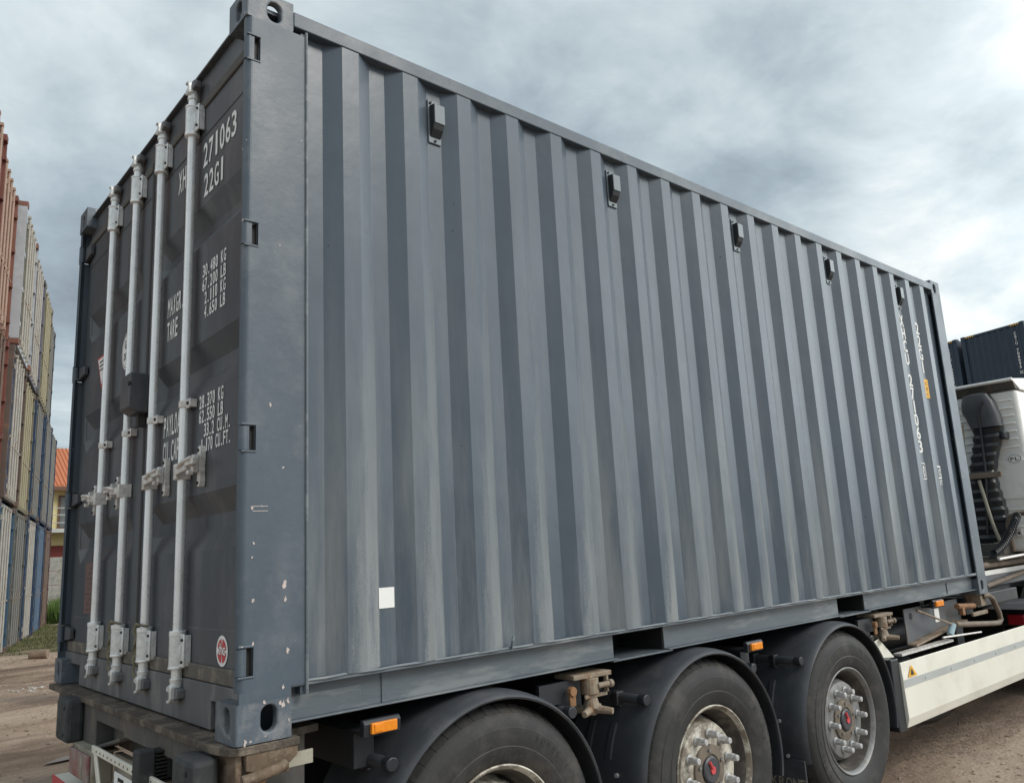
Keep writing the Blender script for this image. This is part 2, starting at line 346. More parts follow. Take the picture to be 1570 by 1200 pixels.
# glyphs of the built-in font, one flat mesh per character
_gl = {}
def glyph(ch):
    if ch not in _gl:
        cu = bpy.data.curves.new('g', 'FONT'); cu.body = ch; cu.size = 1; cu.resolution_u = 3
        cu.offset = 0.013
        ob = bpy.data.objects.new('g', cu); col.objects.link(ob)
        dg = bpy.context.evaluated_depsgraph_get(); me = ob.evaluated_get(dg).to_mesh()
        vs = [v.co.copy() for v in me.vertices]; fs = [tuple(p.vertices) for p in me.polygons]
        _gl[ch] = (vs, fs); ob.evaluated_get(dg).to_mesh_clear()
        bpy.data.objects.remove(ob); bpy.data.curves.remove(cu)
    return _gl[ch]
CAPH = 0.73
def text(mb, s, P, U, V, h, cell, fill=0.78, natural=False):
    """characters on equal cells; P = lower left of the first cell"""
    P, U, V = Vector(P), Vector(U), Vector(V); nrm = U.cross(V)
    for i, ch in enumerate(s):
        if ch == ' ': continue
        vs, fs = glyph(ch)
        x0 = min(v.x for v in vs); x1 = max(v.x for v in vs)
        sy = h / CAPH
        if ch in '.,': sx = sy * 0.8
        elif ch in '1I': sx = min(sy, cell * fill * 0.5 / (x1 - x0))
        else: sx = cell * fill / (x1 - x0)
        cx = cell * (i + 0.5)
        if ch in '.,': cx = cell * (i + 0.5)
        mb.add([P + U * (cx + (v.x - (x0 + x1) / 2) * sx) + V * (v.y * sy) for v in vs], fs)
    return mb

# ------------------------------------------------------------------ ground
def gz(x, y):
    m = min(1, max(0, (y - 11) / 5.5)); m = m * m * (3 - 2 * m)
    z = 0.155 * m if x < 12 else 0.155 * m * max(0, 1 - (x - 12) / 6)
    if -12 < x < 22 and -14 < y < 24:
        z += 0.035 * noise.noise(Vector((x * 0.5, y * 0.7, 3.1))) + 0.016 * noise.noise(Vector((x * 1.7, y * 2.3, 1.7)))
        # wheel ruts in the lane, running along x
        for yy, dep in ((9.6, 0.035), (7.6, 0.03), (5.6, 0.02), (-0.8, 0.02), (0.4, 0.025)):
            d = (y - yy - 0.25 * math.sin(x * 0.5)) / 0.28
            z -= dep * math.exp(-d * d)
            z += dep * 0.5 * math.exp(-(abs(d) - 1.7) ** 2 * 3)
        z += 0.010 * noise.noise(Vector((x * 6, y * 7, 0.3)))
    return z
def axis(a, b, fine0, fine1, step):
    out = []; x = fine0; s = step
    while x < fine1: out.append(x); x += step
    x = fine1; s = step
    while x < b: out.append(x); s *= 1.35; x += s
    out.append(b); x = fine0 - step; s = step; low = []
    while x > a: low.append(x); s *= 1.35; x -= s
    low.append(a)
    return low[::-1] + out
xs = axis(-900, 900, -3, 11, 0.085); ys = axis(-900, 900, -4, 20, 0.085)
g = MB()
g.v = [(x, y, gz(x, y) - G) for y in ys for x in xs]
nx = len(xs)
g.f = [(j * nx + i, j * nx + i + 1, (j + 1) * nx + i + 1, (j + 1) * nx + i) for j in range(len(ys) - 1) for i in range(nx - 1)]
def ground_mat():
    m = bpy.data.materials.new('trodden_dirt'); m.use_nodes = True; t = m.node_tree; b = t.nodes['Principled BSDF']
    tc = N(t, 'ShaderNodeTexCoord'); mp = N(t, 'ShaderNodeMapping'); mp.inputs['Scale'].default_value = (0.35, 1.1, 1); L(t, tc.outputs['Object'], mp.inputs[0])
    a = N(t, 'ShaderNodeTexNoise', i_Scale=0.8, i_Detail=9.0, i_Roughness=0.62); L(t, mp.outputs[0], a.inputs['Vector'])
    c = ramp(t, a.outputs[0], [(0.32, (0.12, 0.08, 0.056)), (0.44, (0.25, 0.178, 0.128)), (0.55, (0.41, 0.305, 0.228)), (0.68, (0.52, 0.405, 0.315))])
    f = N(t, 'ShaderNodeTexNoise', i_Scale=38.0, i_Detail=8.0, i_Roughness=0.75); L(t, tc.outputs['Object'], f.inputs['Vector'])
    c = mixc(t, 0.55, c, ramp(t, f.outputs[0], [(0.3, (0.35, 0.35, 0.35)), (0.7, (0.8, 0.8, 0.8))]), 'OVERLAY')
    # damp dark patches
    d = N(t, 'ShaderNodeTexNoise', i_Scale=0.55, i_Detail=5.0, i_Roughness=0.55); L(t, tc.outputs['Object'], d.inputs['Vector'])
    wet = ramp(t, d.outputs[0], [(0.52, (0, 0, 0)), (0.66, (0.55,) * 3)])
    c = mixc(t, wet, c, (0.085, 0.062, 0.048))
    # thin grass on the bank by the stacks
    sp = N(t, 'ShaderNodeSeparateXYZ'); L(t, tc.outputs['Object'], sp.inputs[0])
    gm = math_n(t, 'MULTIPLY_ADD', sp.outputs[1], 0.9, -14.3, clamp=True)
    gn = N(t, 'ShaderNodeTexNoise', i_Scale=1.6, i_Detail=8.0, i_Roughness=0.7); L(t, tc.outputs['Object'], gn.inputs['Vector'])
    c = mixc(t, math_n(t, 'MULTIPLY', gm, ramp(t, gn.outputs[0], [(0.42, (0.1,) * 3), (0.55, (0.85,) * 3)])), c, (0.085, 0.09, 0.04))
    L(t, c, b.inputs['Base Color'])
    L(t, ramp(t, wet, [(0.0, (0.95,) * 3), (0.5, (0.55,) * 3)]), b.inputs['Roughness'])
    b.inputs['Specular IOR Level'].default_value = 0.3
    n3 = N(t, 'ShaderNodeTexNoise', i_Scale=7.0, i_Detail=12.0, i_Roughness=0.75); L(t, tc.outputs['Object'], n3.inputs['Vector'])
    bp = N(t, 'ShaderNodeBump', i_Strength=1.0, i_Distance=0.07); L(t, n3.outputs[0], bp.inputs['Height']); L(t, bp.outputs[0], b.inputs['Normal'])
    return m
go = g.build('ground', ground_mat(), smooth=True); tag(go, 'bare brown dirt yard with wheel ruts', 'ground', kind='structure')

# ------------------------------------------------------------------ the grey container
CT = thing('shipping_container', (0, 0, G), 'slate grey corrugated shipping container standing on the lorry trailer', 'shipping container')
W = 2.438; LEN = 6.058; H = 2.591
P0x, PITCH = 0.379, 0.277
prof = [(0.232, 0.036), (0.313, 0.036)]
for k in range(20):
    x = P0x + PITCH * k
    prof += [(x, 0.0), (x + 0.072, 0.0)]
    if k < 19: prof += [(x + 0.139, 0.036), (x + 0.209, 0.036)]
prof += [(5.783, 0.036), (5.890, 0.036)]
def corr(mirror):
    mb = MB(); f = (lambda y: W - y) if mirror else (lambda y: y)
    zs = [0.160, 0.7, 1.3, 1.9, 2.515]
    for z in zs:
        for x, y in prof: mb.v.append((x, f(y), z))
    n = len(prof)
    for j in range(len(zs) - 1):
        for i in range(n - 1): mb.f.append((j * n + i, j * n + i + 1, (j + 1) * n + i + 1, (j + 1) * n + i))
    return mb
for mir in (0, 1):
    o = corr(mir).build('side_wall', 'side', CT, bevel=0.007, seg=3)
    if not mir:
        side = o; o['label'] = 'corrugated side wall with stencilled numbers and five vents'
        sb = MB()
        for x in (1.325, 2.433, 3.541, 4.649): sb.box(x, x + 0.006, 0.0325, 0.0375, 0.165, 2.50)
        sb.build('weld_seam', 'rail', side)
# front wall (corrugated) and roof, floor
fm = MB(); n = 0; pr = []
y = 0.12
while y < 2.3: pr += [(y, 6.0), (y + 0.06, 6.0), (y + 0.10, 6.04), (y + 0.16, 6.04)]; y += 0.20
for z in (0.15, 2.5):
    for yy, x in pr: fm.v.append((x, yy, z))
k = len(pr); fm.f = [(i, i + 1, k + i + 1, k + i) for i in range(k - 1)]
fm.build('front_wall', 'side', CT)
B(0.06, 6.0, 0.03, W - 0.03, 2.535, 2.55).build('roof', 'post', CT)
B(0.08, 6.0, 0.06, W - 0.06, 0.135, 0.16).build('floor', 'dark', CT)
# crossmembers under the floor
for i in range(18):
    if 1.70 < 0.37 + i * 0.31 < 2.09 or 3.72 < 0.37 + i * 0.31 < 4.10: continue
    B(0.35 + i * 0.31, 0.39 + i * 0.31, 0.07, W - 0.07, 0.045, 0.134).build('floor_crossmember', 'dark', CT)

def rail_bottom(mir):
    f = (lambda a, b: (W - b, W - a)) if mir else (lambda a, b: (a, b))
    mb = MB()
    segs = [(0.178, 1.718), (2.071, 3.74), (4.08, 5.88)]
    for a, b in segs:
        mb.box(a, b, *f(0.048, 0.053), 0.0405, 0.1455)
        mb.box(a, b, *f(0.018, 0.09), 0.0345, 0.0405)
    mb.box(0.178, 5.88, *f(0.003, 0.09), 0.1455, 0.1530)
    for a, b in ((1.718, 2.071), (3.74, 4.08)):
        mb.box(a - 0.03, b + 0.03, *f(0.022, 0.35), 0.0265, 0.0345)
    # gusset plates at the ends
    mb.box(0.178, 0.447, *f(0.042, 0.048), 0.0405, 0.112); mb.box(0.53, 0.556, *f(0.043, 0.048), 0.0405, 0.14)
    mb.box(5.38, 5.70, *f(0.042, 0.048), 0.0405, 0.118)
    return mb
for mir in (0, 1):
    for a_, b_ in ((1.718, 2.071), (3.74, 4.08)):
        f = (lambda a, b: (W - b, W - a)) if mir else (lambda a, b: (a, b))
        MB().box(a_ + 0.007, b_ - 0.007, *f(0.345, 0.35), 0.035, 0.145).box(a_ + 0.007, b_ - 0.007, *f(0.092, 0.344), 0.140, 0.1445).box(a_, a_ + 0.006, *f(0.054, 0.35), 0.035, 0.145).box(b_ - 0.006, b_, *f(0.054, 0.35), 0.035, 0.145).build('fork_pocket', 'black', CT)  # pocket walls black, interior shade put into the colour
    rb = rail_bottom(mir).build('bottom_rail', 'rail', CT, bevel=0.0015)
# wavy weld bead where the wall meets the rail
wb = MB(); pts = []
x = 0.232
random.seed(3)
def prof_y(x):
    for (a, ya), (b, yb) in zip(prof, prof[1:]):
        if a <= x <= b: return ya + (yb - ya) * (x - a) / max(1e-6, b - a)
    return 0.036
while x < 5.88:
    pts.append((x, 0.006 + 0.002 * math.sin(x * 37), 0.1575 + 0.0025 * noise.noise(Vector((x * 9, 0, 0))))); x += 0.03
wb.tube(pts, 0.0065, 6)
wb.build('weld_bead', 'rail', rb, smooth=True)
lp = MB().tube([(1.09, 0.012, 0.15), (1.088, -0.004, 0.165), (1.09, -0.008, 0.185), (1.10, -0.002, 0.198), (1.106, 0.008, 0.19)], 0.005, 8)
lp.build('lashing_ring', 'rail', CT, smooth=True)
for mir in (0, 1):
    f = (lambda a, b: (W - b, W - a)) if mir else (lambda a, b: (a, b))
    B(0.178, 5.88, *f(-0.004, 0.056), 2.4975, 2.5585).build('top_rail', 'post', CT, bevel=0.004)

# corner posts
hz = [(0.197, 0.283), (0.895, 0.979), (1.600, 1.682), (2.301, 2.396)]
def rear_post(mir):
    f = (lambda a, b: (W - b, W - a)) if mir else (lambda a, b: (a, b))
    mb = MB().box(0.010, 0.177, *f(0.0, 0.010), 0.118, 0.150); zs = [0.150]
    for a, b in hz: zs += [a, b]
    zs.append(2.473)
    g_ = (lambda p: (p[0], W - p[1])) if mir else (lambda p: p)
    for j in range(len(zs) - 1):
        slot = j % 2 == 1
        arc = [(0.004 + 0.022 - 0.022 * math.cos(t), 0.022 - 0.022 * math.sin(t)) for t in [math.pi / 2 * i / 6 for i in range(7)]]   # (0.004,.022)->(0.026,0)
        if not slot:
            poly = [(0.012, 0.034)] + [(0.004, 0.030)] + arc + [(0.232, 0.0), (0.232, 0.010), (0.034, 0.010), (0.018, 0.022)]
            mb.prism([g_(p) for p in poly], 'z', zs[j], zs[j + 1])
        else:
            mb.box(0.053, 0.232, *f(0.0, 0.010), zs[j], zs[j + 1])
    mb.box(0.212, 0.232, *f(0.010, 0.045), 0.118, 2.49)                  # inner return
    mb.box(0.060, 0.066, *f(0.012, 0.13), 0.118, 2.49)                   # J-bar behind the door edge
    return mb
for mir in (0, 1):
    po = rear_post(mir).build('corner_post', 'post', CT)
    f = (lambda a, b: (W - b, W - a)) if mir else (lambda a, b: (a, b))
    if not mir:
        bd = MB().tube([(0.229, -0.001, 0.12), (0.229, -0.001, 2.49)], 0.006, 8); bd.build('weld_bead', 'rail', po, smooth=True)
    B(5.884, 6.052, *f(0.0, 0.012), 0.118, 2.473).build('corner_post', 'post', CT, bevel=0.003)
    B(6.040, 6.052, *f(0.012, 0.12), 0.118, 2.473).build('corner_post', 'post', CT)

# bare metal chips and scrapes on the post and casting
random.seed(21)
for cx, cz, r_ in ((0.153, 0.466, .012), (0.156, 0.42, .007), (0.165, 0.26, .008), (0.150, 0.15, .007), (0.052, 0.292, .006), (0.043, 0.71, .006), (0.05, 0.60, .005), (0.15, 0.10, .009),
                   (0.165, 0.108, .008), (0.14, 0.104, .006), (0.03, 0.003, .009), (0.09, 0.115, .006), (0.10, 1.05, .006), (0.13, 1.62, .004), (0.045, 0.555, .004), (0.17, 0.05, .005)):
    cz = max(cz, 0.008); n_ = 9; pts_ = []
    for k in range(n_):
        t = 2 * math.pi * k / n_; q = r_ * random.uniform(0.35, 1.2); pts_.append((cx + q * 0.8 * math.cos(t), -0.0012, cz + q * 1.3 * math.sin(t)))
    MB().add(pts_, [tuple(range(n_))]).build('paint_chip', random.choice(['chip_pale', 'chip_pale', 'chip_pale']), CT)

for cx, cz in ((0.045, 0.700), (0.045, 0.715)): B(cx, cx + 0.05, -0.0012, 0.0, cz, cz + 0.002).build('scrape', 'chip_pale', CT)
hd = MB().box(0.052, 0.10, 0.05, W - 0.05, 2.43, 2.542).box(0.030, 0.052, 0.10, W - 0.10, 2.535, 2.545).box(0.035, 0.10, 0.162, W - 0.162, 2.542, 2.552)
hd.build('door_header', 'door', CT, bevel=0.002)
sm = MB().box(0.040, 0.075, 0.315, W - 0.345, 0.006, 0.150).box(0.040, 0.075, 0.03, 0.162, 0.118, 0.150).box(0.040, 0.075, W - 0.162, W - 0.03, 0.118, 0.150)
sm.box(0.040, 0.075, 0.162, 0.315, 0.098, 0.150).box(0.040, 0.075, W - 0.345, W - 0.162, 0.098, 0.150)
sm.build('door_sill', 'sill', CT, bevel=0.002)
for ya in (0.155, W - 0.35): B(0.110, 0.12, ya, ya + 0.195, 0.0, 0.11).build('sill_recess_shade', 'black', CT)  # black backing paints the shade inside the sill cutouts

# corner castings with real apertures
def casting(fx, fy, fz, name='corner_casting', parent=None, m='cast', local=False):
    """fx=-1 rear, fy=-1 near side, fz=-1 bottom"""
    parent = CT if parent is None else parent
    cx0 = 0.0 if fx < 0 else LEN - 0.178; cy0 = 0.0 if fy < 0 else W - 0.162; cz0 = 0.0 if fz < 0 else H - 0.118
    mb = MB(); L_, W_, H_ = 0.178, 0.162, 0.118; e = 0.0
    x0, x1, y0, y1, z0, z1 = cx0, cx0 + L_, cy0, cy0 + W_, cz0, cz0 + H_
    hx = 0.105 if fx < 0 else L_ - 0.105           # side hole centre along x from x0
    hy = 0.075 if fy < 0 else W_ - 0.075
    hv = 0.066 if fz < 0 else H_ - 0.066
    t = 0.028
    # outer side face
    if fy < 0: mb.holed((x0, y0, z0), (1, 0, 0), (0, 0, 1), L_, H_, hx, hv, 0.0255, 0.0395, t, (0, -1, 0)); mb.add([(x0, y1, z0), (x1, y1, z0), (x1, y1, z1), (x0, y1, z1)], [(0, 1, 2, 3)])
    else: mb.holed((x0, y1, z0), (1, 0, 0), (0, 0, 1), L_, H_, hx, hv, 0.0255, 0.0395, t, (0, 1, 0)); mb.add([(x0, y0, z0), (x1, y0, z0), (x1, y0, z1), (x0, y0, z1)], [(0, 1, 2, 3)])
    if fx < 0: mb.holed((x0, y0, z0), (0, 1, 0), (0, 0, 1), W_, H_, hy, hv, 0.0255, 0.0385, t, (-1, 0, 0)); mb.add([(x1, y0, z0), (x1, y1, z0), (x1, y1, z1), (x1, y0, z1)], [(0, 1, 2, 3)])
    else: mb.holed((x1, y0, z0), (0, 1, 0), (0, 0, 1), W_, H_, hy, hv, 0.0255, 0.0385, t, (1, 0, 0)); mb.add([(x0, y0, z0), (x0, y1, z0), (x0, y1, z1), (x0, y0, z1)], [(0, 1, 2, 3)])
    zt = z1 if fz > 0 else z0; zo = z0 if fz > 0 else z1
    mb.holed((x0, y0, zt), (1, 0, 0), (0, 1, 0), L_, W_, 0.089, 0.081, 0.062, 0.036, 0.012, (0, 0, fz))
    mb.add([(x0, y0, zo), (x1, y0, zo), (x1, y1, zo), (x0, y1, zo)], [(0, 1, 2, 3)])
    # merge coincident rims so the bevel rounds the block
    import bmesh
    o = mb.build(name, m, parent, local=local)
    b = bmesh.new(); b.from_mesh(o.data); bmesh.ops.remove_doubles(b, verts=b.verts, dist=0.0004); bmesh.ops.recalc_face_normals(b, faces=b.faces); b.to_mesh(o.data); b.free()
    bv = o.modifiers.new('bevel', 'BEVEL'); bv.width = 0.007; bv.segments = 3; bv.limit_method = 'ANGLE'; bv.angle_limit = R(50)
    return o
for fx in (-1, 1):
    for fy in (-1, 1):
        for fz in (-1, 1): casting(fx, fy, fz)

# doors
DX = 0.055
def smooth(a, b, t):
    t = min(1, max(0, (t - a) / (b - a))); return t
def door(y0, y1, right):
    # frame edges + panel with three wide horizontal troughs
    grooves = [(1.958, 1.877, 1.845, 1.789), (1.387, 1.305, 1.25, 1.178), (0.801, 0.722, 0.67, 0.594)]
    yi = [y0, y0 + 0.105, y0 + 0.17, (y0 + y1) / 2 - 0.2, (y0 + y1) / 2 + 0.2, y1 - 0.145, y1 - 0.08, y1]
    if right: yi = [y0, y0 + 0.10, y0 + 0.103, y0 + 0.3, y0 + 0.7, y1 - 0.17, y1 - 0.105, y1]
    ramp_ = [0, 0, 1, 1, 1, 1, 0, 0]
    zi = [0.205]
    for g_ in grooves[::-1]: zi += list(g_[::-1])
    zi += [2.385]
    zd = {}
    for g_ in grooves: zd[g_[0]] = 0; zd[g_[1]] = 1; zd[g_[2]] = 1; zd[g_[3]] = 0
    mb = MB()
    for z in zi:
        for yy, r in zip(yi, ramp_):
            mb.v.append((DX + 0.036 * zd.get(z, 0) * r, yy, z))
    n = len(yi)
    for j in range(len(zi) - 1):
        for i in range(n - 1): mb.f.append((j * n + i, j * n + i + 1, (j + 1) * n + i + 1, (j + 1) * n + i))
    # door edge thickness
    mb.box(DX + 0.0015, DX + 0.04, y0 - 0.001, y0 + 0.02, 0.205, 2.385); mb.box(DX + 0.0015, DX + 0.04, y1 - 0.02, y1 + 0.001, 0.205, 2.385)
    o = mb.build('door', 'door', CT, bevel=0.006, seg=2)
    o['label'] = 'right-hand door leaf with white weight markings' if right else 'left-hand door leaf with round approval decal'
    # raised frame lines: horizontal seams
    ln = MB().box(DX - 0.0015, DX + 0.001, y0 + 0.02, y1 - 0.02, 0.322, 0.3255); ln.build('seam_line', 'sill', o)
    ln = MB().box(DX - 0.0015, DX + 0.001, y0 + 0.02, y1 - 0.02, 2.258, 2.2635); ln.build('seam_line', 'gasket_dark', o)
    # gaskets
    gb = MB().box(DX - 0.010, DX + 0.02, y0, y1, 0.1515, 0.204); gb.build('gasket', 'gasket', o, bevel=0.005)
    gt = MB().box(DX - 0.008, DX + 0.02, y0, y1, 2.386, 2.429); gt.build('gasket', 'gasket_top', o, bevel=0.005)
    ge = y1 if right else y0 - 0.012
    gv = MB().box(DX - 0.004, DX + 0.02, ge, ge + 0.012, 0.204, 2.386); gv.build('gasket', 'gasket_dark', o, bevel=0.003)
    return o
dr = door(0.037, 1.207, True); dl = door(1.231, W - 0.037, False)

# locking rods with cams, tube brackets, guides, handles
def rod(yc, par, sgn, right):
    xc = 0.026
    mb = MB().tube([(xc, yc, 0.285), (xc, yc, 2.30)], 0.0175, 20)
    mb.tube([(xc, yc, 0.12), (xc, yc, 0.285)], 0.019, 16).tube([(xc, yc, 2.30), (xc, yc, 2.475)], 0.019, 16)
    o = mb.build('locking_rod', 'galv', par, smooth=True)
    for z0, z1 in ((0.185, 0.305), (2.285, 2.405)):
        b = MB()
        b.tube([(xc, yc, z0), (xc, yc, z1)], 0.0285, 20)
        b.box(0.026, 0.034, yc - 0.064, yc - 0.02, z0 + 0.004, z1 - 0.002)
        b.box(0.034, DX - 0.001, yc - 0.062, yc - 0.054, z0 + 0.006, z1 - 0.006)
        b.box(0.018, 0.027, yc - 0.043, yc - 0.038, z0 + 0.03, z1 - 0.04)
        b.box(0.02, 0.044, yc + 0.02, yc + 0.045, z0 + 0.004, z1 - 0.002)
        b.build('rod_bracket', 'galv_cast', par, bevel=0.003, smooth=True)
        b = MB()
        for dz in (0.022, 0.098): b.tube([(0.020, yc - 0.053, z0 + dz), (0.027, yc - 0.053, z0 + dz)], 0.0055, 8).tube([(0.012, yc + 0.035, z0 + dz), (0.022, yc + 0.035, z0 + dz)], 0.0065, 8)
        each('bracket_rivet', 'gasket_dark', par, loose(b))
        b = MB()
        zz_ = z1 if z0 > 1 else z0
        b.tube([(xc, yc, zz_ - 0.004), (xc, yc, zz_ + 0.006)], 0.031, 18)
        zz2 = z0 if z0 > 1 else z1
        b.tube([(xc, yc, zz2 - 0.01), (xc, yc, zz2 + 0.01)], 0.030, 18)
        each('rod_collar', 'galv', par, loose(b), bevel=0.003, smooth=True)
    # forked cams with their keepers
    for zc, s in ((0.095, 1), (2.495, -1)):
        b = MB()
        b.tube([(xc, yc, zc + s * 0.055), (xc, yc, zc + s * 0.012)], 0.024, 14, r1=0.018)
        pl = [(0.0, 0.03), (0.0, -0.012), (0.012, -0.028), (0.036, -0.032), (0.044, -0.022), (0.018, -0.016), (0.014, -0.004), (0.016, 0.006), (0.046, 0.012), (0.040, 0.026), (0.015, 0.036)]
        b.prism([(yc - 0.022 + p[0] * 1.1, zc + s * p[1]) for p in pl], 'x', -0.002, 0.034)
        b.build('rod_cam', 'galv_cast', par, bevel=0.004, smooth=True)
        b = MB().prism([(yc - 0.05, zc - 0.012), (yc + 0.008, zc - 0.026), (yc + 0.03, zc - 0.010), (yc + 0.03, zc + 0.014), (yc - 0.02, zc + 0.024), (yc - 0.05, zc + 0.018)], 'x', 0.012, 0.041)
        b.build('cam_keeper', 'sill', par, bevel=0.004)
    # middle guide
    b = MB().tube([(xc, yc, 1.138), (xc, yc, 1.166)], 0.0215, 18).box(0.024, 0.032, yc - 0.062, yc - 0.015, 1.134, 1.170).box(0.03, DX - 0.001, yc - 0.061, yc - 0.053, 1.136, 1.168).box(0.03, 0.046, yc + 0.012, yc + 0.035, 1.134, 1.170)
    b.build('rod_guide', 'galv_old', par, bevel=0.003, smooth=True)
    MB().tube([(0.019, yc - 0.045, 1.152), (0.025, yc - 0.045, 1.152)], 0.007, 8).build('bracket_rivet', 'gasket_dark', par)
    # handle: hub on the rod, arm, catch with latch plates
    d = sgn; hzc = 0.895
    b = MB()
    b.box(-0.004, 0.052, yc - 0.018, yc + 0.015, hzc - 0.032, hzc + 0.028)
    b.prism([(yc + d * 0.015, hzc - 0.016), (yc + d * 0.13, hzc - 0.008), (yc + d * 0.13, hzc + 0.010), (yc + d * 0.015, hzc + 0.018)], 'x', -0.006, 0.006)
    b.tube([(-0.008, yc + d * 0.05, hzc + 0.01), (-0.012, yc + d * 0.11, hzc + 0.022), (-0.012, yc + d * 0.20, hzc + 0.028)], 0.008, 8)
    b.box(-0.012, 0.006, *sorted((yc + d * 0.13, yc + d * 0.215)), hzc + 0.004, hzc + 0.028)
    b.build('handle', 'galv_old', par, bevel=0.004, smooth=True)
    b = MB()
    yy = yc + d * 0.155
    pl = [(yy - 0.009, hzc - 0.072), (yy + 0.009, hzc - 0.072), (yy + 0.014, hzc - 0.05), (yy + 0.009, hzc), (yy + 0.014, hzc + 0.055), (yy + 0.009, hzc + 0.078), (yy - 0.009, hzc + 0.078), (yy - 0.014, hzc + 0.055), (yy - 0.008, hzc), (yy - 0.014, hzc - 0.05)]
    b.prism(pl, 'x', 0.030, DX - 0.001); b.box(0.006, 0.030, yy - 0.012, yy + 0.012, hzc - 0.02, hzc + 0.045)
    b.box(-0.010, 0.012, yy - 0.008, yy + 0.01, hzc - 0.03, hzc - 0.012)
    b.build('handle_catch', 'galv_old', par, bevel=0.004)
    each('bracket_rivet', 'gasket_dark', par, loose(MB().tube([(0.024, yy, hzc + 0.062), (0.031, yy, hzc + 0.062)], 0.006, 8).tube([(0.024, yy, hzc - 0.058), (0.031, yy, hzc - 0.058)], 0.006, 8)))
rod(0.617, dr, -1, True); rod(1.012, dr, -1, True)
rod(1.385, dl, 1, False); rod(1.790, dl, 1, False)
# lock box over the inner rods
lb = MB().prism([(-0.035, 1.235), (0.0, 1.215), (0.05, 1.215), (0.05, 1.39), (-0.030, 1.39)], 'y', 1.155, 1.29)
lb.build('lock_box', 'door', CT, bevel=0.006)
MB().tube([(-0.037, 1.16, 1.34), (-0.026, 1.16, 1.34)], 0.010, 8).build('lock_box_bolt', 'gasket_dark', CT)
B(0.02, 0.05, 1.20, 1.235, 1.16, 1.215).build('lock_box_catch', 'gasket_dark', CT)
# hinges
for mir in (0, 1):
    f = (lambda a, b: (W - b, W - a)) if mir else (lambda a, b: (a, b))
    for a, b in hz:
        kn = MB(); yk = 0.016 if not mir else W - 0.016
        kn.tube([(0.0165, yk, a + 0.003), (0.0165, yk, b - 0.003)], 0.0155, 14)
        kn.box(0.0165, 0.031, *f(0.0015, 0.016), a + 0.003, b - 0.003)
        kn.build('hinge', 'post', CT, smooth=True)
        sgn = 1
        yy0, yy1 = (0.016, 0.15)
        bl = MB().prism([(yy0 if not mir else W - yy0, a + 0.004), (yy1 if not mir else W - yy1, a + 0.018), (yy1 if not mir else W - yy1, b - 0.018), (yy0 if not mir else W - yy0, b - 0.004)], 'x', 0.030 if mir else 0.058, 0.05 if mir else 0.064)
        bl.build('hinge', 'door', CT, bevel=0.003)
        MB().box(0.0305, 0.0535, *f(0.020, 0.030), a, b).build('hinge_slot_shade', 'black', CT)  # black box paints the dark of the open slot beside the knuckle
        lipm = MB().box(0.004, 0.055, *f(-0.003, 0.006), b - 0.001, b + 0.006).box(0.004, 0.055, *f(-0.003, 0.006), a - 0.006, a + 0.001)
        each('hinge_lug', 'post', CT, loose(lipm), bevel=0.002)

# rope tied round rods 2 and 3
def rope(yc, seedn):
    random.seed(seedn); pts = []
    for i in range(14):
        t = i / 13; pts.append((0.0 - 0.004 * math.sin(i * 1.7), yc + 0.028 + 0.012 * math.sin(i * 1.3) * t, 0.325 - t * 0.20))
    r = MB().tube(pts, 0.0045, 6)
    r.tube([(0.03, yc - 0.03, 0.318), (0.0, yc - 0.02, 0.325), (-0.004, yc + 0.01, 0.33), (0.004, yc + 0.03, 0.32), (0.03, yc + 0.035, 0.315)], 0.005, 6)
    pts2 = [(p[0] - 0.004, p[1] + 0.010 * math.cos(i * 0.9), p[2] - 0.01) for i, p in enumerate(pts[:11])]
    r.tube(pts2, 0.0035, 6)
    return r
rope(1.012, 1).build('rope', 'rope', dr, smooth=True); rope(1.385, 2).build('rope', 'rope', dl, smooth=True)

# door lettering : U runs towards -y (reads left to right seen from behind)
TX = DX - 0.0022; U = (0, -1, 0); V = (0, 0, 1)
def dtext(lines, par, m='white'):
    mb = MB()
    for s, y, z, h, cell in lines:
        for e_ in (0, 0.0022): text(mb, s, (TX - e_ * 0.1, y - e_, z), U, V, h, cell)
    return mb.build('stencil_lettering', m, par)
dtext([('XHCU', 0.862, 2.122, 0.106, 0.050), ('271063', 0.565, 2.122, 0.106, 0.0595)], dr)
dtext([('22G1', 0.548, 1.988, 0.100, 0.056)], dr)
dtext([('30.480 KG', 0.535, 1.646, 0.051, 0.0272), ('67.200 LB', 0.535, 1.588, 0.051, 0.0272), ('2.110 KG', 0.508, 1.531, 0.051, 0.0272), ('4.650 LB', 0.508, 1.474, 0.051, 0.0272)], dr)
dtext([('MAXGR.', 0.950, 1.590, 0.086, 0.0345), ('TARE', 0.950, 1.484, 0.086, 0.0345)], dr)
dtext([('28.370 KG', 0.535, 1.122, 0.051, 0.0272), ('62.550 LB', 0.535, 1.066, 0.051, 0.0272), ('33.2 CU.M.', 0.480, 1.010, 0.051, 0.0262), ('1.170 CU.FT.', 0.508, 0.954, 0.051, 0.0245)], dr)
dtext([('PAYLOAD', 0.950, 1.072, 0.088, 0.0335), ('CU.CAP.', 0.950, 0.965, 0.088, 0.0335)], dr)

def disc(par, name, m, x, yc, zc, ry, rz_, a0=0, a1=360, n=36, inner=0.0, th=0.001):
    mb = MB(); vs = []
    K = n + 1
    for k in range(K):
        t = R(a0 + (a1 - a0) * k / n); vs.append((x, yc - ry * math.cos(t), zc + rz_ * math.sin(t)))
    for k in range(K):
        t = R(a0 + (a1 - a0) * k / n); vs.append((x, yc - ry * inner * math.cos(t), zc + rz_ * inner * math.sin(t)))
    mb.add(vs, [(k, k + 1, K + k + 1, K + k) for k in range(n)])
    return mb.build(name, m, par)
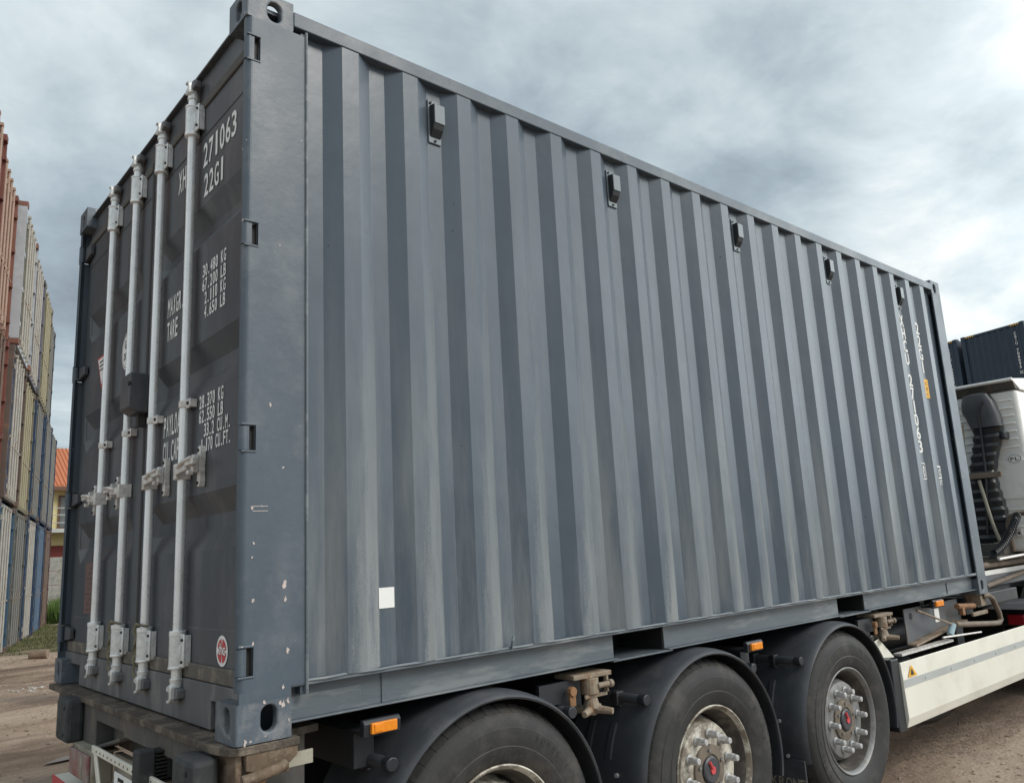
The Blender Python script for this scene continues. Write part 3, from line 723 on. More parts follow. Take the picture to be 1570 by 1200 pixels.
# round red and white owner's badge on right door
disc(dr, 'badge', 'white', TX, 0.258, 0.258, 0.050, 0.050)
for a in (8, 98, 188, 278):
    disc(dr, 'badge', 'red', TX - 0.0012, 0.258, 0.258, 0.039, 0.039, a, a + 74)
text(MB(), 'xhc', (TX - 0.003, 0.258 + 0.036, 0.247), U, V, 0.038, 0.024, fill=0.95).build('badge', 'white', dr)
# oval approval decal on left door, safety triangle, brown data plate
disc(dl, 'approval_decal', 'white', TX, 1.545, 1.585, 0.090, 0.094)
disc(dl, 'approval_decal', 'black', TX - 0.001, 1.545, 1.585, 0.082, 0.086, inner=0.96)
mb = MB(); text(mb, 'GL', (TX - 0.0012, 1.59, 1.60), U, V, 0.04, 0.035); text(mb, '200B', (TX - 0.0012, 1.60, 1.545), U, V, 0.035, 0.027)
mb.build('approval_decal', 'black', dl)
MB().add([(TX, 2.105, 1.665), (TX, 1.885, 1.665), (TX, 1.995, 1.475)], [(0, 1, 2)]).build('warning_triangle', 'red', dl)
MB().add([(TX - 0.0012, 2.085, 1.653), (TX - 0.0012, 1.905, 1.653), (TX - 0.0012, 1.995, 1.502)], [(0, 1, 2)]).build('warning_triangle', 'white', dl)
mb = MB()
for i in range(3): mb.add([(TX - 0.0024, 2.045 - 0.0, 1.635 - i * 0.022), (TX - 0.0024, 1.945, 1.635 - i * 0.022), (TX - 0.0024, 1.945, 1.628 - i * 0.022), (TX - 0.0024, 2.045, 1.628 - i * 0.022)], [(0, 1, 2, 3)])
mb.build('warning_triangle', 'black', dl)
B(TX - 0.002, DX - 0.0005, 1.93, 2.118, 0.345, 0.594).build('data_plate', 'brown_plate', dl)
mb = MB()
for i in range(9): mb.box(TX - 0.0032, TX - 0.0021, 1.945, 2.10 - 0.03 * (i % 3), 0.365 + i * 0.025, 0.3675 + i * 0.025)
mb.build('data_plate', 'gasket_dark', dl)

# side stencils, stacked upright letters in the troughs
ST = 0.0338; US = (1, 0, 0)
mb = MB()
zs = 2.155
for i, ch in enumerate('XHCU 271063'):
    hgt = 0.097
    z = 2.100 - i * 0.1035 + (0.035 if i > 4 else 0)
    if ch != ' ':
        for e_ in (0, 0.005): text(mb, ch, (5.2315 + e_, ST - e_ * .1, z), US, V, hgt, 0.070, fill=0.90)
text(mb, '0', (5.2365, ST, 0.915), US, V, 0.086, 0.060, fill=0.62)
for a in ((5.234, 5.240, 0.895, 1.02), (5.294, 5.300, 0.895, 1.02), (5.240, 5.294, 1.013, 1.02), (5.240, 5.294, 0.895, 0.902)):
    mb.add([(a[0], ST, a[2]), (a[1], ST, a[2]), (a[1], ST, a[3]), (a[0], ST, a[3])], [(0, 1, 2, 3)])
mb.build('stencil_lettering', 'white', side)
mb = MB()
for i, ch in enumerate('22G1'):
    for e_ in (0, 0.005): text(mb, ch, (5.5085 + e_, ST - e_ * .1, 2.075 - i * 0.107), US, V, 0.100, 0.069, fill=0.90)
mb.build('stencil_lettering', 'white', side)
MB().add([(5.512, ST, 0.905), (5.582, ST, 0.905), (5.582, ST, 1.005), (5.512, ST, 1.005)], [(0, 1, 2, 3)]).build('handling_decal', 'white', side)
MB().add([(5.524, ST - .0008, 0.917), (5.570, ST - .0008, 0.917), (5.570, ST - .0008, 0.993), (5.524, ST - .0008, 0.993)], [(0, 1, 2, 3)]).build('handling_decal', 'post', side)
mb = MB(); [(text(mb, 'C', (5.525 + e_, ST - 0.0016 - e_ * .1, 0.93), US, V, 0.05, 0.042), text(mb, 'IT', (5.520 + e_, ST - e_ * .1, 0.855), US, V, 0.040, 0.028)) for e_ in (0, 0.004)]; mb.build('handling_decal', 'white', side)
B(5.515, 5.585, 0.030, 0.0345, 1.545, 1.700).build('yellow_sticker', 'yellow', side)
mb = MB()
for i in range(3): text(mb, '8~7'[i] if False else 'CSC'[i], (5.527, 0.0292, 1.652 - i * 0.045), US, V, 0.026, 0.04)
mb.build('yellow_sticker', 'black', side)

# blank white sticker low on the wall
B(0.520, 0.583, 0.0338, 0.0352, 0.357, 0.428).build('white_sticker', 'white', side)
# ventilators
for k in (1, 5, 9, 13, 17):
    x = P0x + PITCH * k + 0.141
    vt = MB().box(x, x + 0.064, 0.028, 0.0345, 2.240, 2.440).build('air_vent', 'vent', side, bevel=0.002)
    hb = MB().prism([(0.028, 2.265), (0.004, 2.295), (-0.006, 2.32), (-0.006, 2.405), (0.028, 2.412)], 'x', x + 0.007, x + 0.060)
    hb.build('vent_hood', 'vent_dark', side, bevel=0.003)
    MB().box(x + 0.009, x + 0.061, -0.0085, -0.004, 2.318, 2.405).build('vent_hood', 'vent', side, bevel=0.002)
    s = MB()
    for dx_, z in ((0.012, 2.425), (0.050, 2.425), (0.032, 2.252)): s.tube([(x + dx_, 0.022, z), (x + dx_, 0.029, z)], 0.006, 8)
    each('vent_screw', 'vent_dark', side, loose(s))

# ------------------------------------------------------------------ trailer
TR = thing('container_trailer', (0, 0, 0), 'three axle container trailer with black mudguards under the grey container', 'trailer')
def tp(name, m, mb, bevel=0, smooth=False, parent=None, label=None):
    o = mb.build(name, m, parent or TR, bevel=bevel, smooth=smooth)
    if label: o['label'] = label
    return o
# rear bolster
bm_ = MB()
pl = [(-0.028, 2.40), (-0.028, 0.10), (-0.012, 0.02), (0.01, -0.004), (0.205, -0.004), (0.205, 0.12), (0.34, 0.14), (0.34, 2.38), (0.0, 2.41)]
pl = [(0.01, -0.004), (0.205, -0.004), (0.205, 0.12), (0.34, 0.14), (0.34, 2.38), (0.0, 2.41), (-0.028, 2.40)]
for i in range(1, 116):
    yy = 2.40 - i * 0.02
    pl.append((-0.030 + 0.0035 * noise.noise(Vector((yy * 4, 1, 0))) + 0.001 * noise.noise(Vector((yy * 31, 4, 0))), yy))
pl += [(-0.022, 0.07), (-0.010, 0.02)]
bm_.prism(pl, 'z', -0.0285, -0.0035)

tp('bolster_plate', 'plate_mud', bm_, bevel=0.003)
bb = MB()
bb.box(-0.012, 0.30, 0.36, 1.10, -0.105, -0.0292).box(-0.012, 0.30, 1.52, 2.24, -0.195, -0.0292).box(-0.012, 0.30, 0.16, 0.36, -0.32, -0.0292)
bb.box(-0.012, 0.30, 1.10, 1.52, -0.088, -0.0292).box(0.06, 0.30, 1.10, 1.52, -0.195, -0.089)
bb.prism([(1.52, -0.195), (1.10, -0.105), (1.10, -0.12), (1.50, -0.205)], 'x', -0.030, 0.06)
tp('rear_bolster', 'beam', bb, bevel=0.004)
tp('bolster_bracket', 'rust', MB().box(0.01, 0.03, 0.02, 0.16, -0.20, -0.0292), bevel=0.003)
for y0, y1, z0, z1, x0 in ((1.72, 1.925, -0.200, -0.012, -0.085), (0.085, 0.275, -0.31, -0.035, -0.095)):
    b = MB().box(x0, -0.0125, y0, y1, z0, z1); tp('rubber_buffer', 'buffer', b, bevel=0.018)
    s = MB()
    for dz in (0.035, (z1 - z0) - 0.04): s.tube([(x0 - 0.001, y0 + 0.05, z0 + dz), (x0 - 0.003, y0 + 0.05, z0 + dz)], 0.008, 8)
    [tp('buffer_bolt', 'black', q) for q in loose(s)]
b = MB().box(-0.10, -0.04, 0.60, 0.665, -0.195, -0.075); tp('rubber_buffer', 'buffer', b, bevel=0.008)
b = MB()
for i in range(9): b.box(-0.04, 0.02, 0.60 - 0.0, 0.665, -0.19 + i * 0.0125, -0.183 + i * 0.0125)
b.box(0.0, 0.02, 0.595, 0.67, -0.176, -0.046)
tp('buffer_spring', 'black', b)
# lamp cluster, number plate frame, reflector board
lm = tp('tail_lamp', 'dirty_white', MB().box(-0.045, 0.04, 1.42, 1.78, -0.335, -0.205), bevel=0.01)
tp('lamp_lens', 'redlens', MB().box(-0.058, -0.044, 1.44, 1.76, -0.325, -0.215), bevel=0.006, parent=lm)
tp('lamp_lens', 'dirty_white', MB().box(-0.060, -0.057, 1.52, 1.56, -0.315, -0.225), parent=lm)
tp('lamp_bracket', 'dirty_white', MB().box(-0.05, 0.05, 1.38, 1.80, -0.203, -0.196), bevel=0.002)
fr = MB().box(-0.06, -0.048, 0.30, 1.375, -0.190, -0.160)
fr.prism([(1.375, -0.160), (1.33, -0.160), (1.20, -0.36), (1.25, -0.36)], 'x', -0.058, -0.050)
tp('plate_frame', 'cream', fr, bevel=0.003)
h = MB()
for i in range(18): h.tube([(-0.0605, 0.36 + i * 0.055, -0.175), (-0.0615, 0.36 + i * 0.055, -0.175)], 0.0045, 8)
tp('frame_holes', 'beam', h)
tp('number_plate', 'white', MB().box(-0.052, -0.046, 0.62, 1.06, -0.33, -0.215), bevel=0.002)
tp('number_plate', 'black', MB().box(-0.0545, -0.0525, 0.93, 1.00, -0.33, -0.228), bevel=0.01)
tp('number_plate', 'white', MB().box(-0.0565, -0.0547, 0.945, 0.985, -0.33, -0.24), bevel=0.008)
tp('number_plate', 'blue', MB().box(-0.0545, -0.0525, 0.76, 0.83, -0.33, -0.225))
tp('lamp_housing', 'dirty_white', MB().box(0.02, 0.05, 0.7, 1.34, -0.36, -0.20), bevel=0.004)
rbd = tp('reflector_board', 'cream', MB().box(-0.06, 0.10, 1.55, 2.02, -0.42, -0.375), bevel=0.003)
tp('reflector_board', 'red', MB().box(-0.066, -0.0605, 1.75, 2.02, -0.42, -0.372), bevel=0.002)
# main beams and cross beams
for y0 in (0.72, 1.56):
    b = MB().box(0.3, 6.9, y0, y0 + 0.16, -0.055, -0.035).box(0.3, 6.2, y0, y0 + 0.16, -0.46, -0.44).box(0.3, 6.6, y0 + 0.07, y0 + 0.09, -0.44, -0.055)
    b.box(6.2, 9.3, y0, y0 + 0.16, -0.16, -0.035)
    tp('main_beam', 'dark', b, bevel=0.003)
for x in (0.45, 1.02, 2.2, 2.75, 3.55, 4.9, 5.7):
    tp('cross_beam', 'dark', MB().box(x, x + 0.08, 0.10 if x < 4 else 0.4, 2.34, -0.17, -0.045), bevel=0.003)
for x in (1.44, 4.13, 5.90):
    tp('cross_beam', 'dark', MB().box(x, x + 0.14, 0.13, 2.31, -0.16, -0.03), bevel=0.003)
# light bar behind rear corner
tp('reflective_bar', 'dirty_white', MB().box(0.04, 0.275, 0.05, 0.056, -0.102, -0.060))

# twistlocks
def twist_rear():
    b = MB().prism([(0.035, -0.024), (0.20, -0.024), (0.20, -0.055), (0.175, -0.075), (0.16, -0.070), (0.12, -0.083), (0.075, -0.085), (0.035, -0.075)], 'y', 0.0, 0.012)
    b.box(0.035, 0.20, 0.012, 0.15, -0.060, -0.024).box(0.16, 0.172, 0.0, 0.03, -0.10, -0.068)
    o = tp('twistlock', 'rust', b, bevel=0.003)
    h = MB().tube([(0.01, -0.03, -0.092), (0.05, -0.034, -0.088), (0.11, -0.03, -0.080), (0.15, -0.02, -0.073)], 0.0165, 12)
    tp('twistlock_handle', 'rust', h, smooth=True, parent=o)
    s = MB(); s.tube([(0.078, 0.03, -0.075), (0.078, 0.03, -0.26)], 0.026, 16)
    for i in range(13): s.tube([(0.078, 0.03, -0.10 - i * 0.012), (0.078, 0.03, -0.105 - i * 0.012)], 0.030, 16)
    tp('spindle', 'orange_rust', s, parent=o, smooth=True)
twist_rear()
def twist_mid(x0):
    b = MB()
    b.prism([(x0, 0.02), (x0 + 0.205, -0.005), (x0 + 0.21, 0.14), (x0, 0.14)], 'z', -0.016, 0.004)      # plate
    b.box(x0 + 0.055, x0 + 0.19, 0.012, 0.022, -0.098, -0.082).box(x0 + 0.175, x0 + 0.187, -0.002, 0.02, -0.082, -0.016)
    b.tube([(x0 + 0.105, 0.035, -0.082), (x0 + 0.105, 0.035, -0.016)], 0.040, 18)
    b.tube([(x0 + 0.12, 0.0, -0.05), (x0 + 0.185, -0.012, -0.048)], 0.012, 10).tube([(x0 + 0.178, -0.012, -0.048), (x0 + 0.196, -0.014, -0.048)], 0.017, 10)
    o = tp('twistlock', 'lock', b, bevel=0.003)
    s = MB().tube([(x0 + 0.105, 0.03, -0.098), (x0 + 0.105, 0.03, -0.14)], 0.026, 14, r1=0.038)
    for a in range(0, 360, 90):
        c_, s_ = math.cos(R(a + 25)), math.sin(R(a + 25))
        s.tube([(x0 + 0.105, 0.03, -0.142), (x0 + 0.105 + 0.095 * c_, 0.03 + 0.095 * s_, -0.150)], 0.021, 8, r1=0.014)
    s.tube([(x0 + 0.105, 0.03, -0.13), (x0 + 0.105, 0.03, -0.168)], 0.03, 10, r1=0.02)
    tp('twistlock_handwheel', 'lock', s, bevel=0.003, parent=o)
    p = MB().box(x0 - 0.035, x0 + 0.0, 0.012, 0.024, -0.115, -0.04).tube([(x0 - 0.018, 0.004, -0.055), (x0 - 0.018, 0.03, -0.055)], 0.02, 10)
    tp('lock_pin', 'orange_rust', p, bevel=0.003, parent=o)
    tp('hanger_plate', 'dark', MB().box(x0 - 0.17, x0 + 0.03, 0.05, 0.07, -0.10, -0.016), parent=o)
    return o
twist_mid(1.435); twist_mid(4.14)
# front corner lock
b = MB().box(5.90, 6.05, 0.03, 0.15, -0.012, -0.002).box(5.93, 6.03, 0.02, 0.14, -0.095, -0.012).box(5.72, 6.02, 0.012, 0.03, -0.155, -0.125)
o = tp('twistlock', 'lock', b, bevel=0.004)
tp('lock_pin', 'orange_rust', MB().box(5.55, 5.60, 0.02, 0.05, -0.13, -0.06).tube([(5.5, 0.04, -0.06), (5.85, 0.05, -0.085)], 0.022, 8), parent=o, bevel=0.004)
# bent handle pipe
hp = MB().tube([(5.29, -0.01, -0.145), (5.31, -0.01, -0.170), (5.38, -0.01, -0.178), (6.02, -0.02, -0.232), (6.12, -0.02, -0.236), (6.165, -0.02, -0.215), (6.15, -0.02, -0.16), (6.07, -0.015, -0.045), (6.03, -0.005, -0.02), (5.98, 0.02, -0.02)], 0.020, 12)
tp('release_handle', 'pipe', hp, smooth=True)
tp('handle_grip', 'bluecloth', MB().tube([(5.23, 0.01, -0.235), (5.28, 0.0, -0.165)], 0.024, 12), smooth=True)
tp('pull_rod', 'lock', MB().tube([(4.83, 0.05, -0.03), (5.26, 0.0, -0.165)], 0.008, 8), smooth=True)

# side marker lamps
for x0, x1, y0, z0, z1 in ((0.445, 0.565, -0.004, -0.048, -0.004), (2.695, 2.815, 0.0, -0.048, -0.004), (5.07, 5.22, 0.02, -0.03, 0.018)):
    m_ = tp('side_marker_lamp', 'plastic', MB().prism([(y0 + 0.03, z0 - 0.006), (y0 + 0.006, z0 - 0.006), (y0 + 0.002, z1 - 0.008), (y0 + 0.012, z1 + 0.004), (y0 + 0.03, z1 + 0.004)], 'x', x0 - 0.012, x1 + 0.012), bevel=0.003)
    tp('lamp_lens', 'orange', MB().box(x0 + 0.012, x1 - 0.008, y0 - 0.008, y0 + 0.008, z0 + 0.003, z1 - 0.006), bevel=0.003, parent=m_)
    tp('lamp_lens', 'orange', MB().box(x0 + 0.022, x0 + 0.055, y0 - 0.011, y0 - 0.007, z0 + 0.008, z1 - 0.010), bevel=0.002, parent=m_)
    tp('lamp_bracket', 'dark', MB().box(x0, x1, y0 + 0.03, 0.14, z0 - 0.004, z0 + 0.006), parent=m_)

# wheels
AX = [0.96, 2.265, 3.567]; AZ = -0.53
def wheel_at(x, mirror=False, rim='rim', spin=0, clean=False):
    w_ = bpy.data.objects.new('wheel', None); col.objects.link(w_); w_.parent = TR
    wy = (lambda y: W - y) if mirror else (lambda y: y)
    def Bd(name, m, mb, par=w_, **k):
        mb.v = [(p[0] + x, wy(p[1]), p[2] + AZ) for p in mb.v]
        return mb.build(name, m, par, **k)
    pr = [(0.288, -0.030), (0.296, -0.040), (0.312, -0.046), (0.335, -0.056), (0.352, -0.059), (0.356, -0.056), (0.385, -0.062), (0.418, -0.060), (0.422, -0.056), (0.445, -0.052), (0.468, -0.037), (0.482, -0.018), (0.492, 0.004), (0.497, 0.03)]
    for g_ in (0.085, 0.15, 0.215): pr += [(0.499, g_ - 0.007), (0.484, g_ - 0.005), (0.484, g_ + 0.005), (0.499, g_ + 0.007)]
    pr += [(0.497, 0.28), (0.490, 0.30), (0.468, 0.345), (0.42, 0.365), (0.35, 0.36), (0.29, 0.34)]
    ty = MB().lathe(pr, (0, 0, 0), 'y', 96)
    # shoulder blocks
    for i in range(48):
        a = 2 * math.pi * i / 48 + 0.02
        c_, s_ = math.cos(a), math.sin(a); tx, tz = -s_, c_; hw = 0.017
        def pt(r, y, t): return (c_ * r + tx * t, y, s_ * r + tz * t)
        hw = 0.026
        ty.add([pt(0.470, -0.0375, -hw), pt(0.470, -0.0375, hw), pt(0.4955, 0.002, hw), pt(0.4955, 0.002, -hw), pt(0.460, -0.035, -hw), pt(0.460, -0.035, hw), pt(0.490, 0.004, hw), pt(0.490, 0.004, -hw)],
               [(0, 1, 2, 3), (0, 4, 5, 1), (1, 5, 6, 2), (2, 6, 7, 3), (3, 7, 4, 0)])
    # raised sidewall lettering blocks
    tyo = Bd('tyre', 'tyre', ty, smooth=True)
    if not mirror:
        lt = MB()
        for base, s_ in ((62, 'SUPER SINGLE'), (238, '385/55 R22.5')):
            for i, ch in enumerate(s_):
                if ch == ' ': continue
                a = R(base - i * 4.6); vs, fs = glyph(ch); x0 = min(v.x for v in vs); x1 = max(v.x for v in vs)
                c_, s__ = math.cos(a), math.sin(a); sc_ = 0.026
                lt.add([(c_ * (0.388 + v.y * 0.030) + s__ * (v.x - (x0 + x1) / 2) * 0.030, -0.0632, s__ * (0.388 + v.y * 0.030) - c_ * (v.x - (x0 + x1) / 2) * 0.030) for v in vs], fs)
        Bd('tyre_lettering', 'tyre', lt, par=w_)
    Bd('rim', rim, MB().lathe([(0.280, -0.022), (0.291, -0.036), (0.291, -0.042), (0.286, -0.044), (0.276, -0.036), (0.270, -0.02)], (0, 0, 0), 'y', 72), smooth=True)
    Bd('rim_barrel', 'rim_in', MB().lathe([(0.2705, -0.02), (0.262, 0.0), (0.258, 0.03), (0.246, 0.045), (0.240, 0.13), (0.262, 0.20), (0.27, 0.30)], (0, 0, 0), 'y', 72), smooth=True)
    dsk = MB().lathe([(0.108, 0.006), (0.200, 0.004), (0.206, 0.007), (0.214, 0.022), (0.226, 0.055), (0.238, 0.085), (0.241, 0.10)], (0, 0, 0), 'y', 72)
    Bd('rim_disc', rim, dsk, smooth=True)
    hl = MB()
    for i in range(10):
        a = R(spin + 18 + 36 * i); c_, s_ = math.cos(a), math.sin(a); q = Vector((c_, -0.42, s_)).normalized()
        hl.tube([Vector((c_ * 0.2325, 0.0655, s_ * 0.2325)) - q * 0.001, Vector((c_ * 0.2325, 0.0655, s_ * 0.2325)) + q * 0.003], 0.0155, 12)
    Bd('hand_holes', 'black', hl)
    hb = MB().lathe([(0.112, 0.008), (0.112, -0.004), (0.106, -0.008), (0.070, -0.010), (0.066, -0.004), (0.0, -0.004)], (0, 0, 0), 'y', 40)
    Bd('hub', 'hub', hb, smooth=True)
    sp_ = MB()
    for i in range(5):
        a = R(spin + 10 + 72 * i); sp_.tube([(math.cos(a) * 0.088, -0.007, math.sin(a) * 0.088), (math.cos(a) * 0.088, -0.018, math.sin(a) * 0.088)], 0.008, 6)
    Bd('hub_bolts', 'rim_silver', sp_)
    Bd('hub_cap', 'fender', MB().lathe([(0.060, -0.006), (0.060, -0.014), (0.052, -0.020), (0.0, -0.021)], (0, 0, 0), 'y', 32), smooth=True)
    rd = MB().tube([(0, -0.020, 0), (0, -0.026, 0)], 0.018, 16)
    a = R(spin + 110)
    rd.tube([(0.01 * math.cos(a), -0.0235, 0.01 * math.sin(a)), (0.046 * math.cos(a), -0.0235, 0.046 * math.sin(a))], 0.008, 8)
    Bd('hub_mark', 'red', rd, smooth=True)
    for i in range(10):
        a = R(spin + 36 * i); cx, cz = math.cos(a) * 0.158, math.sin(a) * 0.158
        nb = MB().tube([(cx, 0.004, cz), (cx, -0.004, cz)], 0.0235, 16).tube([(cx, -0.004, cz), (cx, -0.034, cz)], 0.0185, 6)
        nb.tube([(cx, -0.034, cz), (cx, -0.052, cz), (cx, -0.057, cz)], 0.0165, 12, r1=0.013)
        Bd('wheel_nut', 'nut', nb, bevel=0.0015)
    return w_
wheel_at(AX[0], rim='rim', spin=10); wheel_at(AX[1], rim='rim', spin=10); wheel_at(AX[2], rim='rim_silver', spin=2)
for x in AX: wheel_at(x, True)
for x in AX: tp('axle', 'dark', MB().tube([(x, 0.25, AZ), (x, 2.19, AZ)], 0.075, 16), smooth=True); tp('suspension_arm', 'dark', MB().box(x - 0.5, x + 0.15, 0.68, 0.76, -0.52, -0.44).box(x - 0.5, x + 0.15, 1.68, 1.76, -0.52, -0.44), bevel=0.01)

# mudguards
def fender(xc, mirror=False):
    wy = (lambda y: W - y) if mirror else (lambda y: y)
    a0, a1 = R(-14), R(194); n = 60
    sec = [(0.522, -0.050), (0.520, -0.064), (0.527, -0.069), (0.534, -0.062), (0.5405, -0.046), (0.5455, -0.025), (0.5488, 0.002), (0.550, 0.03), (0.550, 0.385), (0.546, 0.385), (0.546, 0.02), (0.540, -0.02), (0.528, -0.050), (0.522, -0.050)]
    mb = MB().lathe(sec, (xc, 0, AZ), 'y', n, a0, a1)
    # flat fronts at the rear skirt, with pressed recesses
    mb.v = [(p[0], wy(p[1]), p[2]) for p in mb.v]
    f = tp('mudguard', 'fender', mb, smooth=True)
    rc = MB()
    for y in (0.14, 0.27):
        for a_, b_ in ((150, 166),):
            vs = []
            for k in range(9):
                t = R(a_ + (b_ - a_) * k / 8)
                for yy, rr in ((y - 0.022, 0.5515), (y - 0.014, 0.5555), (y + 0.014, 0.5555), (y + 0.022, 0.5515)):
                    vs.append((xc + rr * math.cos(t), wy(yy), AZ + rr * math.sin(t)))
            rc.add(vs, [(k * 4 + j, k * 4 + j + 1, (k + 1) * 4 + j + 1, (k + 1) * 4 + j) for k in range(8) for j in range(3)])
    [tp('pressed_rib', 'fender', q, parent=f) for q in loose(rc)]
    bt = MB()
    for t_, yy in ((R(141), 0.14), (R(141), 0.27), (R(172), 0.08), (R(190), 0.05)):
        q = (math.cos(t_), math.sin(t_))
        bt.tube([(xc + 0.548 * q[0], wy(yy), AZ + 0.548 * q[1]), (xc + 0.562 * q[0], wy(yy), AZ + 0.562 * q[1])], 0.010, 8)
    [tp('mudguard_bolt', 'nut', q, parent=f) for q in loose(bt)]
    for sx, end, yend in ((-1, 139, -0.02), (1, 44, -0.012)):
        t_ = R(end); px_, pz_ = xc + 0.58 * math.cos(t_), AZ + 0.58 * math.sin(t_)
        s = MB().tube([(px_, wy(yend), pz_), (px_, wy(0.72), pz_)], 0.021, 14)
        tp('mudguard_stay', 'fender', s, parent=f, smooth=True)
        tp('stay_cap', 'plastic', MB().tube([(px_, wy(yend - 0.012), pz_), (px_, wy(yend + 0.03), pz_)], 0.0245, 14), parent=f, bevel=0.004, smooth=True)
        if sx < 0:
            for yy in (0.14, 0.27): tp('stay_clamp', 'dark', MB().box(px_ - 0.03, px_ + 0.02, *sorted((wy(yy - 0.018), wy(yy + 0.018))), pz_ - 0.035, pz_ + 0.028), parent=f, bevel=0.006)
    return f
for x in AX: fender(x); 
for x in AX: fender(x, True)
# hanging flaps behind wheels 2 and 3
for xc, m_ in ((AX[2], 1), (AX[1], 0)):
    xf = xc - 0.548
    fl = tp('mud_flap', 'fender', MB().box(xf, xf + 0.012, -0.045, 0.36, -0.90, -0.64), bevel=0.003, label='black mud flap with raised maker lettering' if m_ else None)
    mb = MB(); text(mb, 'KRONE', (xf - 0.003, 0.165, -0.782), U, V, 0.050, 0.043, fill=0.88)
    mb.build('flap_lettering', 'dirty_white', fl)

# white side panels
sp_ = MB()
sec = [(-0.060, -0.300), (-0.066, -0.400), (-0.066, -0.455), (-0.070, -0.632), (-0.052, -0.690), (-0.030, -0.690), (-0.042, -0.632), (-0.048, -0.30)]
sp_.prism(sec, 'x', 4.235, 9.2)
spo = tp('side_panel', 'cream', sp_, bevel=0.003, label='cream white side skirt panel with grey reflective band')
tp('reflective_band', 'greyband', MB().prism([(-0.0672, -0.405), (-0.0675, -0.452), (-0.0665, -0.452), (-0.0662, -0.405)], 'x', 4.24, 9.2), parent=spo)
tp('panel_rivets', 'greyband', (lambda m_: ([m_.tube([(4.55 + i * 0.42, -0.0672, -0.43), (4.55 + i * 0.42, -0.071, -0.43)], 0.008, 8) for i in range(10)], m_)[1])(MB()), parent=spo)
tp('panel_end_board', 'plastic', MB().box(4.13, 4.234, -0.05, 0.12, -0.70, -0.27), bevel=0.006)
tw = MB(); tw.add([(4.30, -0.0715, -0.395), (4.43, -0.0715, -0.395), (4.365, -0.0675, -0.325)], [(0, 1, 2)])
tp('warning_sticker', 'yellow', tw, parent=spo)
tw = MB().add([(4.335, -0.0735, -0.385), (4.385, -0.0735, -0.385), (4.36, -0.0715, -0.345)], [(0, 1, 2)])
tp('warning_sticker', 'black', tw, parent=spo)
# load carrying box frame seen behind the panel
tp('landing_gear_plate', 'chassis', MB().prism([(4.78, -0.02), (5.72, -0.02), (5.72, -0.175), (4.78, -0.255)], 'y', 0.12, 0.132), bevel=0.003)
tp('landing_gear_flange', 'lock', MB().prism([(4.78, -0.256), (5.72, -0.176), (5.72, -0.190), (4.78, -0.270)], 'y', 0.06, 0.131), bevel=0.003)
tp('plate_hole', 'black', MB().tube([(4.88, 0.1195, -0.075), (4.88, 0.1175, -0.075)], 0.024, 16))
tp('white_tag', 'white', MB().box(5.27, 5.35, 0.115, 0.1195, -0.155, -0.06))
tp('landing_leg', 'dark', MB().box(5.95, 6.09, 0.25, 0.40, -0.75, -0.10).box(5.98, 6.06, 0.28, 0.37, -0.85, -0.75), bevel=0.004)
tp('air_tank', 'dark', MB().tube([(4.5, 0.55, -0.55), (5.5, 0.55, -0.55)], 0.14, 20), smooth=True)
tp('gusset', 'cream', MB().prism([(4.08, -0.165), (4.18, -0.150), (4.36, -0.285), (4.10, -0.26)], 'y', 0.03, 0.036), bevel=0.002)
tp('cable_strip', 'galv_old', MB().tube([(5.05, -0.01, -0.235), (5.75, -0.01, -0.27)], 0.007, 8).box(4.45, 5.3, 0.02, 0.08, -0.29, -0.275))
tp('side_panel', 'cream', MB().box(4.235, 9.2, 2.44, 2.475, -0.69, -0.30), bevel=0.003)
tp('tool_box', 'dark', MB().box(5.0, 6.3, 1.1, 2.3, -0.72, -0.2), bevel=0.01)
tp('air_tank', 'dark', MB().tube([(5.6, 0.9, -0.35), (6.6, 0.9, -0.35)], 0.16, 20), smooth=True)
# front gooseneck
tp('gooseneck', 'dark', MB().box(6.06, 7.62, 0.36, 2.07, -0.155, -0.03).box(6.06, 7.0, 0.10, 2.34, -0.12, -0.02), bevel=0.006)

# ------------------------------------------------------------------ tractor
CX = 7.5
TK = thing('lorry_tractor', (0, 0, 0), 'white lorry cab with black air intake coupled ahead of the trailer', 'lorry')
def kp(name, m, mb, **k):
    p = k.pop('parent', TK); return mb.build(name, m, p, **k)
cabp = MB().box(CX, CX + 2.1, -0.02, 2.46, 0.27, 1.80)
cb = kp('cab', 'white_paint', cabp, bevel=0.04, seg=4)
# pressed ribs on the back wall
rb_ = MB()
for i in range(7):
    z = 1.70 - i * 0.075
    rb_.box(CX - 0.006, CX, -0.02 + 0.03, 0.12 if i != 3 else 0.13, z - 0.006, z + 0.006) if False else rb_.tube([(CX - 0.001, 0.03, z), (CX - 0.001, 1.9, z)], 0.010, 8)
rb_.box(CX - 0.012, CX + 0.001, 0.0, 1.95, 0.76, 1.12)
for z in (0.66, 0.50, 0.42): rb_.tube([(CX - 0.001, 0.03, z), (CX - 0.001, 1.9, z)], 0.009, 8)
kp('wall_pressing', 'white_paint', rb_, parent=cb, bevel=0.006, smooth=True)
kp('roof_fairing', 'white_paint', MB().prism([(CX + 0.10, 1.80), (CX - 0.08, 1.873), (CX - 0.085, 1.89), (CX + 0.3, 1.93), (CX + 2.0, 1.98), (CX + 2.0, 1.80)], 'y', -0.03, 2.47), bevel=0.006)
kp('roof_lip', 'white_paint', MB().tube([(CX - 0.085, -0.03, 1.885), (CX - 0.085, 2.47, 1.885)], 0.014, 8), smooth=True)
kp('shaded_underside', 'beam', MB().prism([(CX + 0.12, 1.80), (CX - 0.070, 1.868), (CX - 0.05, 1.85), (CX - 0.012, 1.80)], 'y', -0.025, 2.465))  # underside of the fairing, its shade put into a brown-grey colour
